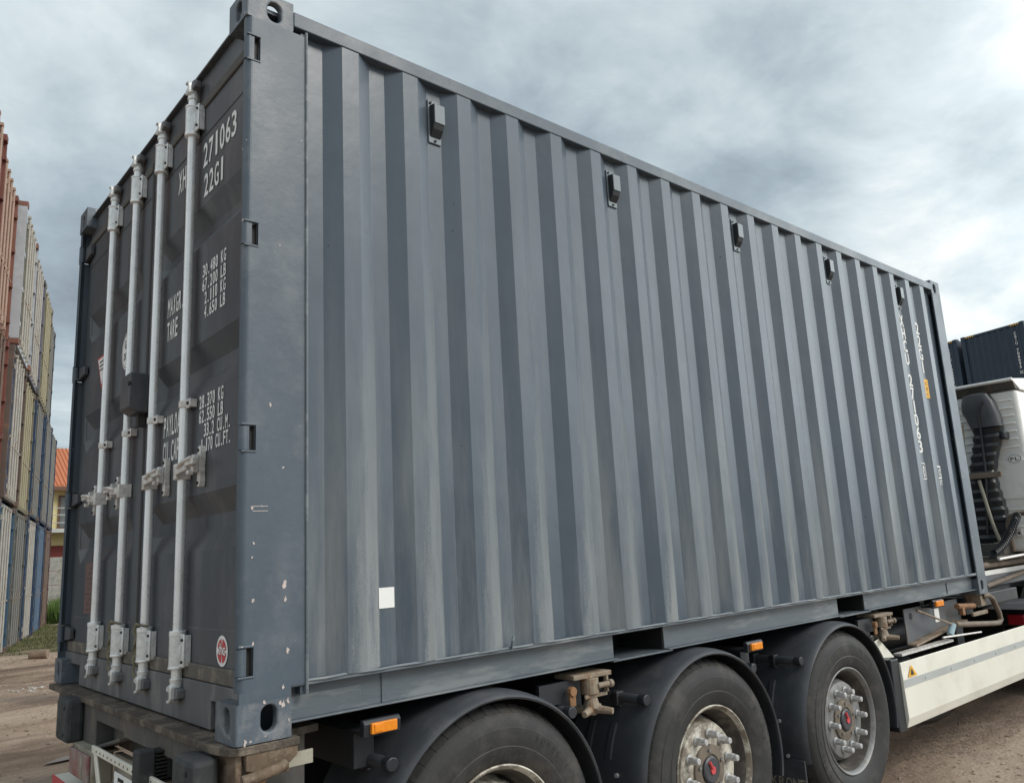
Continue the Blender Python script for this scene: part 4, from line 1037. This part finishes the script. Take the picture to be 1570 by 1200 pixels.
# snorkel
def loft(secs):
    mb = MB(); n = 16
    for (yc, zc, wy_, x0, x1) in secs:
        for k in range(n):
            t = 2 * math.pi * k / n; c_, s_ = math.cos(t), math.sin(t)
            e = lambda v: math.copysign(abs(v) ** 0.55, v)
            mb.v.append(((x0 + x1) / 2 + (x1 - x0) / 2 * e(s_), yc + wy_ * e(c_), zc))
    for j in range(len(secs) - 1):
        for k in range(n): mb.f.append((j * n + k, j * n + (k + 1) % n, (j + 1) * n + (k + 1) % n, (j + 1) * n + k))
    mb.f += [tuple(range(n))[::-1], tuple(range((len(secs) - 1) * n, len(secs) * n))]
    return mb
X0, X1 = CX - 0.20, CX - 0.012
sn = loft([(0.285, 1.79, 0.06, X0 + 0.04, X1), (0.30, 1.775, 0.115, X0 + 0.01, X1), (0.29, 1.70, 0.145, X0, X1), (0.285, 1.62, 0.155, X0, X1), (0.265, 1.56, 0.150, X0, X1), (0.245, 1.45, 0.135, X0, X1)])
snk = kp('air_intake', 'fender', sn, smooth=True)
low_ = MB(); secs = []
for i in range(27):
    z = 1.44 - i * 0.043; t = i / 26
    cy_ = 0.245 + 0.06 * math.sin(t * 4.0) ** 2 + 0.13 * t; wd = 0.135 - 0.015 * math.sin(t * 6)
    dd = 0.020 if i % 2 else 0.0
    secs.append((cy_, z - (0.012 if i % 2 else 0), wd - dd * 0.6, X0 + 0.015 + dd, X1))
kp('intake_bellows', 'plastic', loft(secs), parent=snk, smooth=True)
kp('intake_rib', 'plastic', MB().tube([(X0 - 0.003, 0.22, 1.70), (X0 - 0.006, 0.27, 1.62), (X0 + 0.004, 0.28, 1.4), (X0 + 0.006, 0.30, 1.0), (X0 + 0.006, 0.37, 0.45)], 0.012, 8), parent=snk, smooth=True)
kp('intake_bracket', 'pipe', MB().box(X0 - 0.02, X0 + 0.02, 0.16, 0.44, 0.97, 1.02), parent=snk, bevel=0.004)
kp('intake_bracket', 'plastic', MB().box(X0 + 0.05, X1, 0.09, 0.14, 1.32, 1.40), parent=snk, bevel=0.02)
kp('drain_pipe', 'dirty_white', MB().tube([(X0 - 0.03, 0.355, 0.95), (X0 - 0.03, 0.30, 0.55), (X0 - 0.02, 0.26, 0.36)], 0.016, 10).tube([(X0 - 0.03, 0.20, 0.355), (X0 - 0.03, 0.31, 0.35)], 0.016, 10), smooth=True)
kp('drain_pipe', 'dirty_white', MB().tube([(X0, 0.44, 1.50), (X0 + 0.01, 0.47, 1.15)], 0.018, 10), smooth=True)
kp('cab_bracket', 'plastic', MB().tube([(X0, 0.10, 0.58), (X0 + 0.03, 0.28, 0.57)], 0.02, 10).box(X0 + 0.02, X1, 0.17, 0.30, 0.46, 0.55), bevel=0.004)
kp('power_outlet', 'galv_old', MB().box(CX - 0.02, CX, 0.13, 0.18, 0.40, 0.48), bevel=0.003)
kp('power_outlet', 'black', MB().tube([(CX - 0.024, 0.155, 0.44), (CX - 0.019, 0.155, 0.44)], 0.012, 8))
disc(cb, 'country_sticker', 'white', CX - 0.016, 0.085, 1.135, 0.060, 0.042)
disc(cb, 'country_sticker', 'black', CX - 0.0175, 0.085, 1.135, 0.055, 0.038, inner=0.92)
text(MB(), 'PL', (CX - 0.018, 0.125, 1.118), U, V, 0.034, 0.038).build('country_sticker', 'black', cb)
# spiral hoses
hp = MB(); cpts = []
for i in range(220):
    t = i / 219; base = Vector((CX - 0.30 - 0.25 * t, 0.06 + 0.17 * t, 0.60 - 0.33 * t - 0.05 * math.sin(t * 3.14)))
    a = t * 2 * math.pi * 19; cpts.append(base + Vector((0.3 * math.sin(a), math.cos(a) * 0.9, math.sin(a) * 0.9)) * 0.035)
hp.tube(cpts, 0.0085, 6); kp('coiled_hose', 'plastic', hp, smooth=True)
kp('hose_hook', 'pipe', MB().tube([(CX - 0.2, 0.17, 0.28), (CX - 0.22, 0.175, 0.52), (CX - 0.24, 0.14, 0.60), (CX - 0.25, 0.07, 0.615), (CX - 0.26, -0.02, 0.62)], 0.022, 10), smooth=True)
# chassis behind cab: deck, rails, bars
kp('deck', 'beam', MB().box(6.95, CX + 0.3, 0.20, 2.25, 0.225, 0.25).box(7.2, CX + 0.3, 0.25, 2.2, 0.25, 0.36), bevel=0.006)
kp('chassis_bar', 'galv_old', MB().tube([(6.4, 0.0, 0.245), (7.9, 0.05, 0.265)], 0.011, 8))
kp('chassis_bar', 'pipe', MB().tube([(6.1, 0.28, 0.175), (8.4, 0.30, 0.175)], 0.028, 10))
kp('mudguard_edge', 'white_paint', MB().box(6.5, 8.6, 0.295, 0.30, 0.085, 0.128), bevel=0.002)
kp('mudguard_top', 'chassis', MB().box(6.5, 8.6, 0.302, 0.75, -0.02, 0.12), bevel=0.01)
kp('diagonal_strut', 'pipe', MB().tube([(6.75, 0.26, 0.0), (7.9, 0.27, 0.075)], 0.022, 10))
kp('chassis_rail', 'dark', MB().box(6.8, 9.6, 0.75, 0.83, -0.30, -0.02).box(6.8, 9.6, 1.61, 1.69, -0.30, -0.02), bevel=0.004)
kp('rear_lamp', 'redlamp', MB().box(7.30, 7.38, 0.18, 0.32, -0.38, -0.29), bevel=0.01)
kp('rear_lamp', 'plastic', MB().box(7.385, 7.45, 0.10, 0.50, -0.40, -0.20), bevel=0.01)
kp('rear_lamp', 'chassis', MB().prism([(7.2, -0.235), (7.3, -0.19), (7.9, -0.17), (7.9, -0.235)], 'y', 0.05, 0.5), bevel=0.01)
for xw in (8.05, 10.4):
    wv = bpy.data.objects.new('wheel', None); col.objects.link(wv); wv.parent = TK
    for yy in (0.03, 2.06) if xw > 8 else (0.06, 1.98):
        MB().lathe([(0.29, 0.02), (0.33, 0.0), (0.46, 0.0), (0.50, 0.04), (0.50, 0.28), (0.46, 0.32), (0.29, 0.30), (0.2, 0.1), (0.0, 0.08)], (xw, yy, -0.53), 'y', 48).build('tyre', 'tyre', wv, smooth=True)
kp('fuel_tank', 'dark', MB().box(8.2, 9.6, 0.05, 0.65, -0.65, -0.1), bevel=0.08, seg=4)
kp('drive_axle', 'dark', MB().box(7.9, 9.2, 0.55, 1.95, -0.85, -0.18), bevel=0.03)
kp('front_body', 'white_paint', MB().box(9.6, 9.98, 0.0, 2.44, -0.6, 1.0).box(CX + 2.0, 11.0, 0.0, 2.44, -0.55, 0.27), bevel=0.05, seg=4)

# ------------------------------------------------------------------ stacked containers in the yard
def yard_proto():
    t = thing('stacked_container', (0, 0, 0), 'x', 'shipping container')
    w_, h_, l_ = 2.438, 2.896, 6.06      # local: door face in the plane y=0 looking to -y ; x across, body towards +y
    b = MB()
    # corrugated shell
    n = 20; pr = []
    for k in range(n):
        a = 0.2 + k * 0.28; pr += [(a, 0.04), (a + 0.07, 0.0), (a + 0.14, 0.0), (a + 0.21, 0.04)]
    for sx in (0, 1):
        f = (lambda d: d) if sx == 0 else (lambda d: w_ - d)
        o_ = len(b.v)
        for z in (0.12, h_ - 0.10):
            for a, d in pr: b.v.append((f(d + 0.01), a, z))
        m = len(pr); b.f += [(o_ + i, o_ + i + 1, o_ + m + i + 1, o_ + m + i) for i in range(m - 1)]
        b.box(*sorted((f(0.0), f(0.06))), 0.15, l_ - 0.15, h_ - 0.10, h_ - 0.03).box(*sorted((f(0.0), f(0.05))), 0.15, l_ - 0.15, 0.02, 0.14)
        b.box(*sorted((f(0.0), f(0.045))), 0.01, 0.2, 0.1, h_ - 0.1); b.box(*sorted((f(0.0), f(0.12))), l_ - 0.2, l_ - 0.02, 0.1, h_ - 0.1)
    b.box(0.05, w_ - 0.05, 0.06, l_ - 0.05, h_ - 0.06, h_ - 0.05).box(0.05, w_ - 0.05, 0.06, l_ - 0.05, 0.10, 0.13).box(0.05, w_ - 0.05, l_ - 0.05, l_ - 0.04, 0.1, h_ - 0.05)
    b.box(0.1, w_ - 0.1, 0.05, 0.12, h_ - 0.17, h_ - 0.03).box(0.1, w_ - 0.1, 0.05, 0.12, 0.03, 0.15)
    b.build('body', 'post', t, local=True)
    for cx in (0, w_ - 0.162):
        for cz in (0, h_ - 0.118): MB().box(cx, cx + 0.162, 0.0, 0.178, cz, cz + 0.118).build('corner_casting', 'post', t, local=True, bevel=0.01)
        for hz_ in (0.06, h_ - 0.06): MB().tube([(cx + 0.08, -0.002, hz_), (cx + 0.08, -0.001, hz_)], 0.03, 12).build('casting_hole', 'black', t, local=True)
    for i, (x0, x1) in enumerate(((0.055, 1.205), (1.233, 2.383))):
        d = MB(); zi = [0.155, 0.4, 0.5, 0.62, 0.72, 1.0, 1.1, 1.22, 1.32, 1.6, 1.7, 1.82, 1.92, 2.2, 2.3, 2.42, 2.52, h_ - 0.18]; dp = [0, 0, 1, 1, 0, 0, 1, 1, 0, 0, 1, 1, 0, 0, 1, 1, 0, 0]
        for z, q in zip(zi, dp):
            for xx, r_ in ((x0, 0), (x0 + 0.1, 0), (x0 + 0.16, 1), (x1 - 0.16, 1), (x1 - 0.1, 0), (x1, 0)): d.v.append((xx, 0.055 + 0.035 * q * r_, z))
        for j in range(len(zi) - 1):
            for k in range(5): d.f.append((j * 6 + k, j * 6 + k + 1, (j + 1) * 6 + k + 1, (j + 1) * 6 + k))
        do = d.build('door', 'door', t, local=True)
        for rx_ in ((0.62, 1.02) if i == 0 else (1.40, 1.80)):
            r_ = MB().tube([(rx_, 0.018, 0.07), (rx_, 0.018, h_ - 0.08)], 0.022, 8)
            for z in (0.22, 1.2, h_ - 0.35): r_.box(rx_ - 0.025, rx_ + 0.045, 0.005, 0.05, z, z + (0.10 if z != 1.2 else 0.05))
            r_.box(rx_ - 0.02, rx_ + 0.2, -0.012, 0.03, 1.02, 1.05)
            for z in (0.06, h_ - 0.12): r_.box(rx_ - 0.04, rx_ + 0.04, -0.005, 0.05, z, z + 0.05)
            r_.build('locking_rod', 'galv', do, local=True)
        for z in (0.35, 1.05, 1.75, 2.45):
            xx = 0.0 if i == 0 else w_ - 0.14
            MB().box(xx + 0.01, xx + 0.13, 0.0, 0.054, z, z + 0.09).build('hinge', 'post', do, local=True)
    return t
proto = yard_proto()
def cm(name, c, dirt=(0.2, 0.12, 0.07), amt=0.6):
    return mat(name, c, 0.6, var=0.18, vscale=2.5, dirt=dirt, dirt_amt=amt, dirt_scale=2.6, dirt_lo=0.52, dirt_hi=0.66)
Y = {'rust': cm('rust_red_paint', (0.15,0.048,0.034)), 'salmon': cm('faded_rust_paint', (0.19,0.075,0.052)), 'white': cm('pale_grey_white_paint', (0.40,0.42,0.45), amt=0.3),
     'lav': cm('lavender_grey_paint', (0.11,0.11,0.16)), 'beige': cm('beige_grey_paint', (0.15,0.14,0.105), amt=0.4), 'darkgrey': cm('dark_slate_paint', (0.05, 0.052, 0.06)),
     'navy': cm('navy_paint', (0.025,0.032,0.07)), 'blue': cm('bright_blue_paint', (0.012,0.038,0.09), amt=0.35), 'lblue': cm('light_blue_paint', (0.035,0.085,0.14), amt=0.35),
     'grey': cm('mid_grey_paint', (0.085,0.09,0.085), amt=0.5), 'brown': cm('rusted_brown_paint', (0.10, 0.07, 0.055), dirt=(0.22, 0.11, 0.05), amt=0.8), 'maroon': cm('dark_maroon_paint', (0.08, 0.03, 0.03)),
     'yellow': cm('pale_yellow_paint', (0.17,0.155,0.105), amt=0.4), 'yardnavy': cm('dark_navy_panel_paint', (0.020, 0.036, 0.062), dirt=(0.045, 0.06, 0.08), amt=0.5)}
RD = {'w': cm('whitish_rod_paint', (0.36,0.34,0.30), amt=0.5), 's': cm('salmon_rod_paint', (0.36,0.25,0.19), amt=0.4), 'g': cm('grey_rod_steel', (0.16,0.16,0.15), amt=0.5), 'b': cm('blue_rod_paint', (0.08, 0.13, 0.2)), 'y': cm('cream_rod_paint', (0.30,0.27,0.18), amt=0.3), 'm': cm('brown_rod_paint', (0.13, 0.09, 0.07))}
Dv = Vector((0.2475, 0.9689, 0)).normalized(); Nv = Vector((0.9689, -0.2475, 0)).normalized(); P0 = Vector((1.905, 16.79, 0.155))
ang = math.atan2(Dv.y, Dv.x)
# local x (across) runs against D, local -y is the outward normal N
def recolor(o, bodym, doorm, rodm, castm):
    nm = o.name.split('.')[0]
    mm = {'body': bodym, 'hinge': bodym, 'corner_casting': castm, 'door': doorm, 'locking_rod': rodm}.get(nm)
    if mm is not None and o.data:
        o.material_slots[0].link = 'OBJECT'; o.material_slots[0].material = mm
    for ch in o.children: recolor(ch, bodym, doorm, rodm, castm)
spots = [  # (column index right edge t, level, out, body, door, rods, casting, label)
 (-7.1, 2, 0.05, 'rust', 'rust', 's', 'rust', 'rust red container leftmost in the top row of the yard stacks'),
 (-4.6, 2, 0.07, 'rust', 'rust', 's', 'rust', 'rust red container with salmon rods at the left end of the top row'),
 (-2.1, 2, 0.0, 'salmon', 'salmon', 's', 'rust', 'faded rust container between the rust red one and the white one on top'),
 (0.4, 2, 0.15, 'white', 'beige', 'w', 'salmon', 'pale white container with slotted corner post on top of the stacks'),
 (2.95, 2, 0.12, 'lav', 'lav', 'w', 'darkgrey', 'lavender grey container with white rods in the top row'),
 (5.45, 2, 0.13, 'yellow', 'beige', 'y', 'yellow', 'cream yellow container near the far end of the top row'),
 (7.95, 2, 0.05, 'darkgrey', 'darkgrey', 'g', 'darkgrey', 'dark slate container at the far end of the top row'),
 (-4.6, 1, 0.05, 'salmon', 'rust', 's', 'rust', 'faded rust container in the middle row at the left frame edge'),
 (-2.1, 1, 0.02, 'rust', 'rust', 'm', 'rust', 'rust red container with brown rods in the middle row'),
 (0.4, 1, 0.10, 'brown', 'navy', 'w', 'brown', 'rust stained brown container with four white rods in the middle row'),
 (2.95, 1, 0.06, 'yellow', 'grey', 'y', 'yellow', 'grey doored container with yellow posts in the middle row'),
 (5.45, 1, 0.10, 'blue', 'grey', 'g', 'brown', 'blue framed container with grey doors in the middle row'),
 (7.95, 1, 0.13, 'blue', 'grey', 'g', 'navy', 'blue edged grey container second from the far end of the middle row'),
 (10.45, 1, 0.10, 'navy', 'grey', 'g', 'navy', 'navy edged container at the far end of the middle row'),
 (-4.6, 0, 0.05, 'blue', 'lblue', 'w', 'brown', 'blue container on the ground outside the left of the frame'),
 (-2.1, 0, 0.05, 'lblue', 'lblue', 'w', 'brown', 'light blue container on the ground at the left frame edge'),
 (0.4, 0, 0.05, 'lblue', 'lblue', 'w', 'brown', 'light blue container with white rods nearest in the ground row'),
 (2.95, 0, 0.06, 'grey', 'grey', 'g', 'brown', 'weathered grey container second in the ground row'),
 (5.45, 0, 0.08, 'blue', 'blue', 'w', 'navy', 'bright blue container with thin white rods in the ground row'),
 (7.95, 0, 0.10, 'blue', 'grey', 'b', 'navy', 'blue grey container with blue rods in the ground row'),
 (10.45, 0, 0.10, 'maroon', 'darkgrey', 'm', 'maroon', 'dark maroon container at the far end of the ground row'),
]
first = True
for t_, lv, out, bd_, dm_, rm_, cs_, lab in spots:
    o = proto if first else copy_tree(proto); first = False
    p = P0 + Dv * (t_ - 2.438) + Nv * out; o.location = (p.x, p.y, 0.155 + lv * 2.91)
    o.rotation_euler = (0, 0, math.atan2(Dv.y, Dv.x))
    tag(o, lab, 'shipping container', 'containers stacked three high along the yard lane')
    recolor(o, Y[bd_], Y[dm_], RD[rm_], Y[cs_])

# navy containers far behind the cab (their corrugated front ends)
def navy_proto():
    t = thing('navy_container', (0, 0, 0), 'x', 'shipping container')
    w_, h_, l_ = 2.438, 2.896, 6.06
    b = MB(); pr = []
    n = 9; st = (w_ - 0.34) / n
    for k in range(n):
        a = 0.17 + k * st; pr += [(a, 0.045), (a + st * .28, 0.045), (a + st * .5, 0.01), (a + st * .78, 0.01)]
    pr.append((w_ - 0.17, 0.045))
    for z in (0.12, h_ - 0.09):
        for a, d in pr: b.v.append((a, d, z))
    m = len(pr); b.f += [(i, i + 1, m + i + 1, m + i) for i in range(m - 1)]
    b.box(0.05, w_ - 0.05, 0.1, l_, h_ - 0.06, h_ - 0.05).box(0.02, 0.03, 0.17, l_, 0.05, h_ - 0.05).box(w_ - 0.03, w_ - 0.02, 0.17, l_, 0.05, h_ - 0.05).box(0.05, w_ - 0.05, l_ - 0.02, l_, 0.05, h_ - 0.05)
    b.build('end_wall', Y['yardnavy'], t, local=True)
    b = MB().box(0, 0.17, 0.004, 0.16, 0.118, h_ - 0.118).box(w_ - 0.17, w_, 0.004, 0.16, 0.118, h_ - 0.118).box(0.162, w_ - 0.162, 0.0, 0.07, h_ - 0.10, h_ - 0.02).box(0.162, w_ - 0.162, 0.0, 0.07, 0.0, 0.13)
    b.build('end_frame', Y['yardnavy'], t, local=True, bevel=0.008)
    for cx in (0, w_ - 0.162):
        for cz in (0, h_ - 0.118):
            MB().box(cx, cx + 0.162, -0.004, 0.178, cz, cz + 0.118).build('corner_casting', Y['yardnavy'], t, local=True, bevel=0.01)
    s = MB(); s2 = MB()
    for x0, x1 in ((0.18, 0.52), (w_ - 0.52, w_ - 0.18)):
        s.box(x0, x1, -0.004, -0.001, h_ - 0.09, h_ - 0.025)
        for i in range(4):
            a = x0 + i * 0.085; s2.prism([(a, h_ - 0.09), (a + 0.04, h_ - 0.09), (a + 0.065, h_ - 0.025), (a + 0.025, h_ - 0.025)], 'y', -0.007, -0.0042)
    s.build('height_stripe', 'yellow', t, local=True); s2.build('height_stripe', 'black', t, local=True)
    mb = MB()
    for i, ch in enumerate('CSIU 708095'):
        if ch != ' ': text(mb, ch, (w_ - 0.40, 0.002, h_ - 0.42 - i * 0.125), (1, 0, 0), (0, 0, 1), 0.10, 0.085, fill=0.9)
    text(mb, '2', (w_ - 0.40, 0.002, h_ - 1.86), (1, 0, 0), (0, 0, 1), 0.09, 0.085, fill=0.8)
    for a in ((w_ - 0.41, w_ - 0.40, h_ - 1.88, h_ - 1.74), (w_ - 0.315, w_ - 0.305, h_ - 1.88, h_ - 1.74)): mb.add([(a[0], 0.002, a[2]), (a[1], 0.002, a[2]), (a[1], 0.002, a[3]), (a[0], 0.002, a[3])], [(0, 1, 2, 3)])
    mb.build('stencil_lettering', 'white', t, local=True)
    return t
np_ = navy_proto()
A = Vector((30.733, 6.174, 0)); Bv = Vector((0.248, 0.969, 0)).normalized()
# local x runs from B (left) to A (right)
labs = {(0, 2): 'dark navy container with white stencilled number, topmost behind the cab roof', (1, 2): 'dark navy container left of the numbered one, topmost beside the grey container',
        (0, 1): 'navy container in the middle of the far stack behind the cab', (1, 1): 'navy container in the middle of the left far stack',
        (0, 0): 'navy container on the ground under the far stack behind the cab', (1, 0): 'navy container on the ground under the left far stack'}
first = True
for c_ in (0, 1):
    for lv in (2, 1, 0):
        o = np_ if first else copy_tree(np_); first = False
        p = A + Bv * (2.44 + c_ * 2.62); o.location = (p.x, p.y, lv * 2.90)
        o.rotation_euler = (0, 0, math.atan2(-Bv.y, -Bv.x))
        tag(o, labs[(c_, lv)], 'shipping container', 'navy containers stacked behind the lorry cab')

# flip check: local -y must look at the camera; rotate when needed is baked in the angle above

# ------------------------------------------------------------------ house beyond the lane
HS = thing('house', (8.3, 45.0, 0.15), 'cream two storey house with orange tiled roof beyond the yard', 'house')
def hp_(name, m, mb, **k):
    mb.v = [(p[0], p[1], p[2] - G) for p in mb.v]
    return mb.build(name, m, k.pop('parent', HS), **k)
M['cream_wall'] = mat('cream_render', (0.62, 0.53, 0.27), 0.85, var=0.06, vscale=2)
M['tiles'] = mat('orange_roof_tiles', (0.48, 0.17, 0.08), 0.8, var=0.2, vscale=12, stretch=(1, 3, 3))
M['redwall'] = mat('dark_red_boards', (0.16, 0.03, 0.025), 0.8, var=0.2, stretch=(6, 6, 1))
M['brown'] = mat('brown_window_frame', (0.12, 0.06, 0.035), 0.6)
M['glass'] = mat('window_glass', (0.12, 0.13, 0.13), 0.12, var=0.3, vscale=2)
M['railing'] = mat('balcony_railing_paint', (0.42, 0.42, 0.40), 0.5)
hx0, hx1, hy0, hy1 = 4.5, 12.8, 45.5, 53.5
hp_('wall', 'cream_wall', MB().box(hx0, hx1, hy0, hy1, 0.15, 6.35))
rf = MB().prism([(hy0 - 0.7, 6.15), (hy0 - 0.7, 6.30), ((hy0 + hy1) / 2, 8.9), (hy1 + 0.7, 6.30), (hy1 + 0.7, 6.15), ((hy0 + hy1) / 2, 8.7)], 'x', hx0 - 0.4, hx1 + 0.4)
ro = hp_('roof', 'tiles', rf)
tl = MB()
for i in range(44):
    x = hx0 - 0.35 + i * 0.2; tl.tube([(x, hy0 - 0.7, 6.31), (x, (hy0 + hy1) / 2, 8.91)], 0.05, 6)
hp_('roof_tiles', 'tiles', tl, parent=ro)
hp_('gutter', 'brown', MB().box(hx0 - 0.4, hx1 + 0.4, hy0 - 0.78, hy0 - 0.68, 6.05, 6.25), parent=ro)
hp_('balcony', 'railing', MB().box(hx0 + 0.5, hx1 - 0.3, hy0 - 1.3, hy0, 3.86, 4.06))
rl = MB()
for z in (4.35, 4.75, 5.1): rl.tube([(hx0 + 0.5, hy0 - 1.25, z), (hx1 - 0.3, hy0 - 1.25, z)], 0.025, 8)
for i in range(7): rl.tube([(hx0 + 0.55 + i * 1.15, hy0 - 1.25, 4.05), (hx0 + 0.55 + i * 1.15, hy0 - 1.25, 5.12)], 0.03, 8)
hp_('railing', 'railing', rl)
for x0, w_, z0, z1 in ((5.2, 0.9, 4.7, 5.8), (8.33, 1.0, 4.1, 5.85), (10.8, 1.2, 4.5, 5.7)):
    f_ = hp_('window', 'brown', MB().box(x0, x0 + w_, hy0 - 0.06, hy0 - 0.001, z0, z1))
    hp_('pane', 'glass', MB().box(x0 + 0.1, x0 + w_ / 2 - 0.04, hy0 - 0.08, hy0 - 0.061, z0 + 0.1, z1 - 0.1).box(x0 + w_ / 2 + 0.04, x0 + w_ - 0.1, hy0 - 0.08, hy0 - 0.061, z0 + 0.1, z1 - 0.1), parent=f_)
hp_('lower_boards', 'redwall', MB().box(hx0 + 0.2, hx1 - 0.2, hy0 - 0.05, hy0 - 0.001, 0.2, 3.25))

# concrete fence panels in front of the house
M['concrete'] = mat('weathered_concrete', (0.30, 0.29, 0.26), 0.9, var=0.2, vscale=5, dirt=(0.16, 0.15, 0.12), dirt_amt=0.6, dirt_scale=4, bump=0.004, bscale=20)
FN = thing('concrete_fence', (6.5, 38, 0.15), 'grey concrete panel fence with rusty posts before the house', 'fence')
for i in range(-1, 4):
    x0 = 4.2 + i * 2.05
    b = MB()
    for r_ in range(4): b.box(x0 + 0.06, x0 + 1.98, 38.0, 38.06, 0.1 - G + r_ * 0.60, 0.1 - G + r_ * 0.60 + 0.585)
    b.build('fence_panel', 'concrete', FN, bevel=0.01)
    MB().box(x0 - 0.06, x0 + 0.055, 37.95, 38.1, 0.05 - G, 2.5 - G).build('fence_post', 'brown', FN)

# ------------------------------------------------------------------ grass, stones, log, puddles
M['grass'] = mat('green_grass', (0.075, 0.13, 0.022), 0.8, var=0.45, vscale=3)
M['grass_dry'] = mat('olive_grass', (0.11, 0.115, 0.045), 0.85, var=0.4, vscale=3)
random.seed(11)
def blades(n, fn, h0, h1, wd):
    mb = MB()
    for i in range(n):
        x, y = fn(); z = gz(x, y) - G; a = random.uniform(0, math.pi); h = random.uniform(h0, h1); dx_, dy_ = math.cos(a) * wd, math.sin(a) * wd
        lx, ly = random.uniform(-.35, .35) * h, random.uniform(-.35, .35) * h
        mb.add([(x - dx_, y - dy_, z - 0.01), (x + dx_, y + dy_, z - 0.01), (x + lx * .4 + dx_ * .6, y + ly * .4 + dy_ * .6, z + h * .6), (x + lx, y + ly, z + h)], [(0, 1, 2), (0, 2, 3)])
    return mb
def f_tall():
    t = random.uniform(11, 22); o = random.gauss(0.9, 0.9); p = P0 + Dv * t + Nv * abs(o); return p.x, p.y
def f_low():
    while True:
        t = random.uniform(-0.5, 14); o = random.uniform(0.0, 1.5); p = P0 + Dv * t + Nv * o
        if noise.noise(Vector((p.x * 1.1, p.y * 1.1, 5))) > -0.12: return p.x, p.y
tag(blades(9000, f_tall, 0.15, 0.75, 0.02).build('tall_grass', 'grass'), 'bright green tall grass growing past the end of the stacks', 'grass', kind='stuff')
tag(blades(9000, f_low, 0.015, 0.09, 0.008).build('low_grass', 'grass_dry'), 'sparse low grass along the foot of the stacked containers', 'grass', kind='stuff')
M['stone'] = mat('pale_pebbles', (0.42, 0.38, 0.34), 0.85, var=0.3, vscale=2)
M['gravel'] = mat('brown_gravel', (0.26, 0.20, 0.155), 0.9, var=0.45, vscale=2)
def rocks(n, fn, r0, r1):
    mb = MB()
    for i in range(n):
        x, y = fn(); r = r0 + (r1 - r0) * random.random() ** 3; z = gz(x, y) - G + r * 0.15
        vs = []
        for q in ((1, 0, 0), (-1, 0, 0), (0, 1, 0), (0, -1, 0), (0, 0, 1), (0, 0, -1), (.7, .7, .3), (-.7, .6, .4)):
            vs.append((x + q[0] * r * random.uniform(.7, 1.3), y + q[1] * r * random.uniform(.7, 1.3), z + q[2] * r * random.uniform(.4, .75)))
        mb.add(vs, [(0, 6, 4), (6, 2, 4), (2, 7, 4), (7, 1, 4), (1, 3, 4), (3, 0, 4), (2, 6, 0, 5), (1, 7, 2, 5), (3, 1, 5), (0, 3, 5)])
    return mb
def r_left(): return random.uniform(-2.5, 4.5), random.uniform(3.5, 17)
def r_right():
    return random.uniform(3.0, 10), random.uniform(-2.5, 2.2)
def r_pile():
    a = random.gauss(0, 0.32); b_ = random.gauss(0, 0.10); return 1.95 + a, 11.35 + b_ * 2
def r_band(): return 6.3 + random.gauss(0, 0.9), 0.25 + random.gauss(0, 0.16)
tag(rocks(2600, r_left, 0.005, 0.028).build('gravel', 'gravel'), 'loose brown gravel scattered over the dirt lane', 'gravel', kind='stuff')
tag(rocks(5200, r_right, 0.003, 0.016).build('gravel', 'gravel'), 'loose gravel beside the trailer side panel', 'gravel', kind='stuff')
tag(rocks(5200, r_band, 0.003, 0.011).build('gravel', 'gravel'), 'dark crushed stone in the rut beside the trailer', 'gravel', kind='stuff')
tag(rocks(130, r_pile, 0.015, 0.045).build('pale_stones', 'stone'), 'heap of small pale stones on the lane', 'stones', kind='stuff')
# stump on the bank
lx, ly = 2.24, 15.0
lg = MB().tube([(lx - 0.12, ly + 0.1, gz(lx, ly) - G + 0.075), (lx, ly + 0.02, gz(lx, ly) - G + 0.08), (lx + 0.14, ly - 0.06, gz(lx, ly) - G + 0.075)], 0.09, 12, r1=0.085)
M['wood'] = mat('grey_bark', (0.24, 0.18, 0.13), 0.9, var=0.35, vscale=8, bump=0.01, bscale=14)
M['wood_end'] = mat('dark_wood_end', (0.10, 0.055, 0.035), 0.9, var=0.3)
lo = tag(lg.build('log', 'wood', bevel=0.01, smooth=True), 'short sawn log lying on the dirt by the stacks', 'log')
# puddles
M['water'] = mat('muddy_water', (0.16, 0.14, 0.12), 0.3, var=0.1, rvar=0.02)
def puddle(cx, cy, rx_, ry_, rot, lab):
    vs = [(cx, cy, 0)]; n = 30; z = gz(cx, cy) - G + 0.012
    for k in range(n):
        t = 2 * math.pi * k / n; r = 1 + 0.35 * noise.noise(Vector((math.cos(t) * 1.4 + cx, math.sin(t) * 1.4, 2)))
        a, b_ = rx_ * r * math.cos(t), ry_ * r * math.sin(t); vs.append((cx + a * math.cos(rot) - b_ * math.sin(rot), cy + a * math.sin(rot) + b_ * math.cos(rot), 0))
    mb = MB().add([(v_[0], v_[1], z) for v_ in vs], [(0, 1 + k, 1 + (k + 1) % n) for k in range(n)])
    return tag(mb.build('puddle', 'water'), lab, 'puddle', kind='structure')
puddle(0.98, 5.95, 0.30, 0.10, 0.25, 'narrow puddle in the dirt lane')
puddle(6.5, 0.75, 0.55, 0.16, 0.1, 'shallow muddy puddle by the side panel')
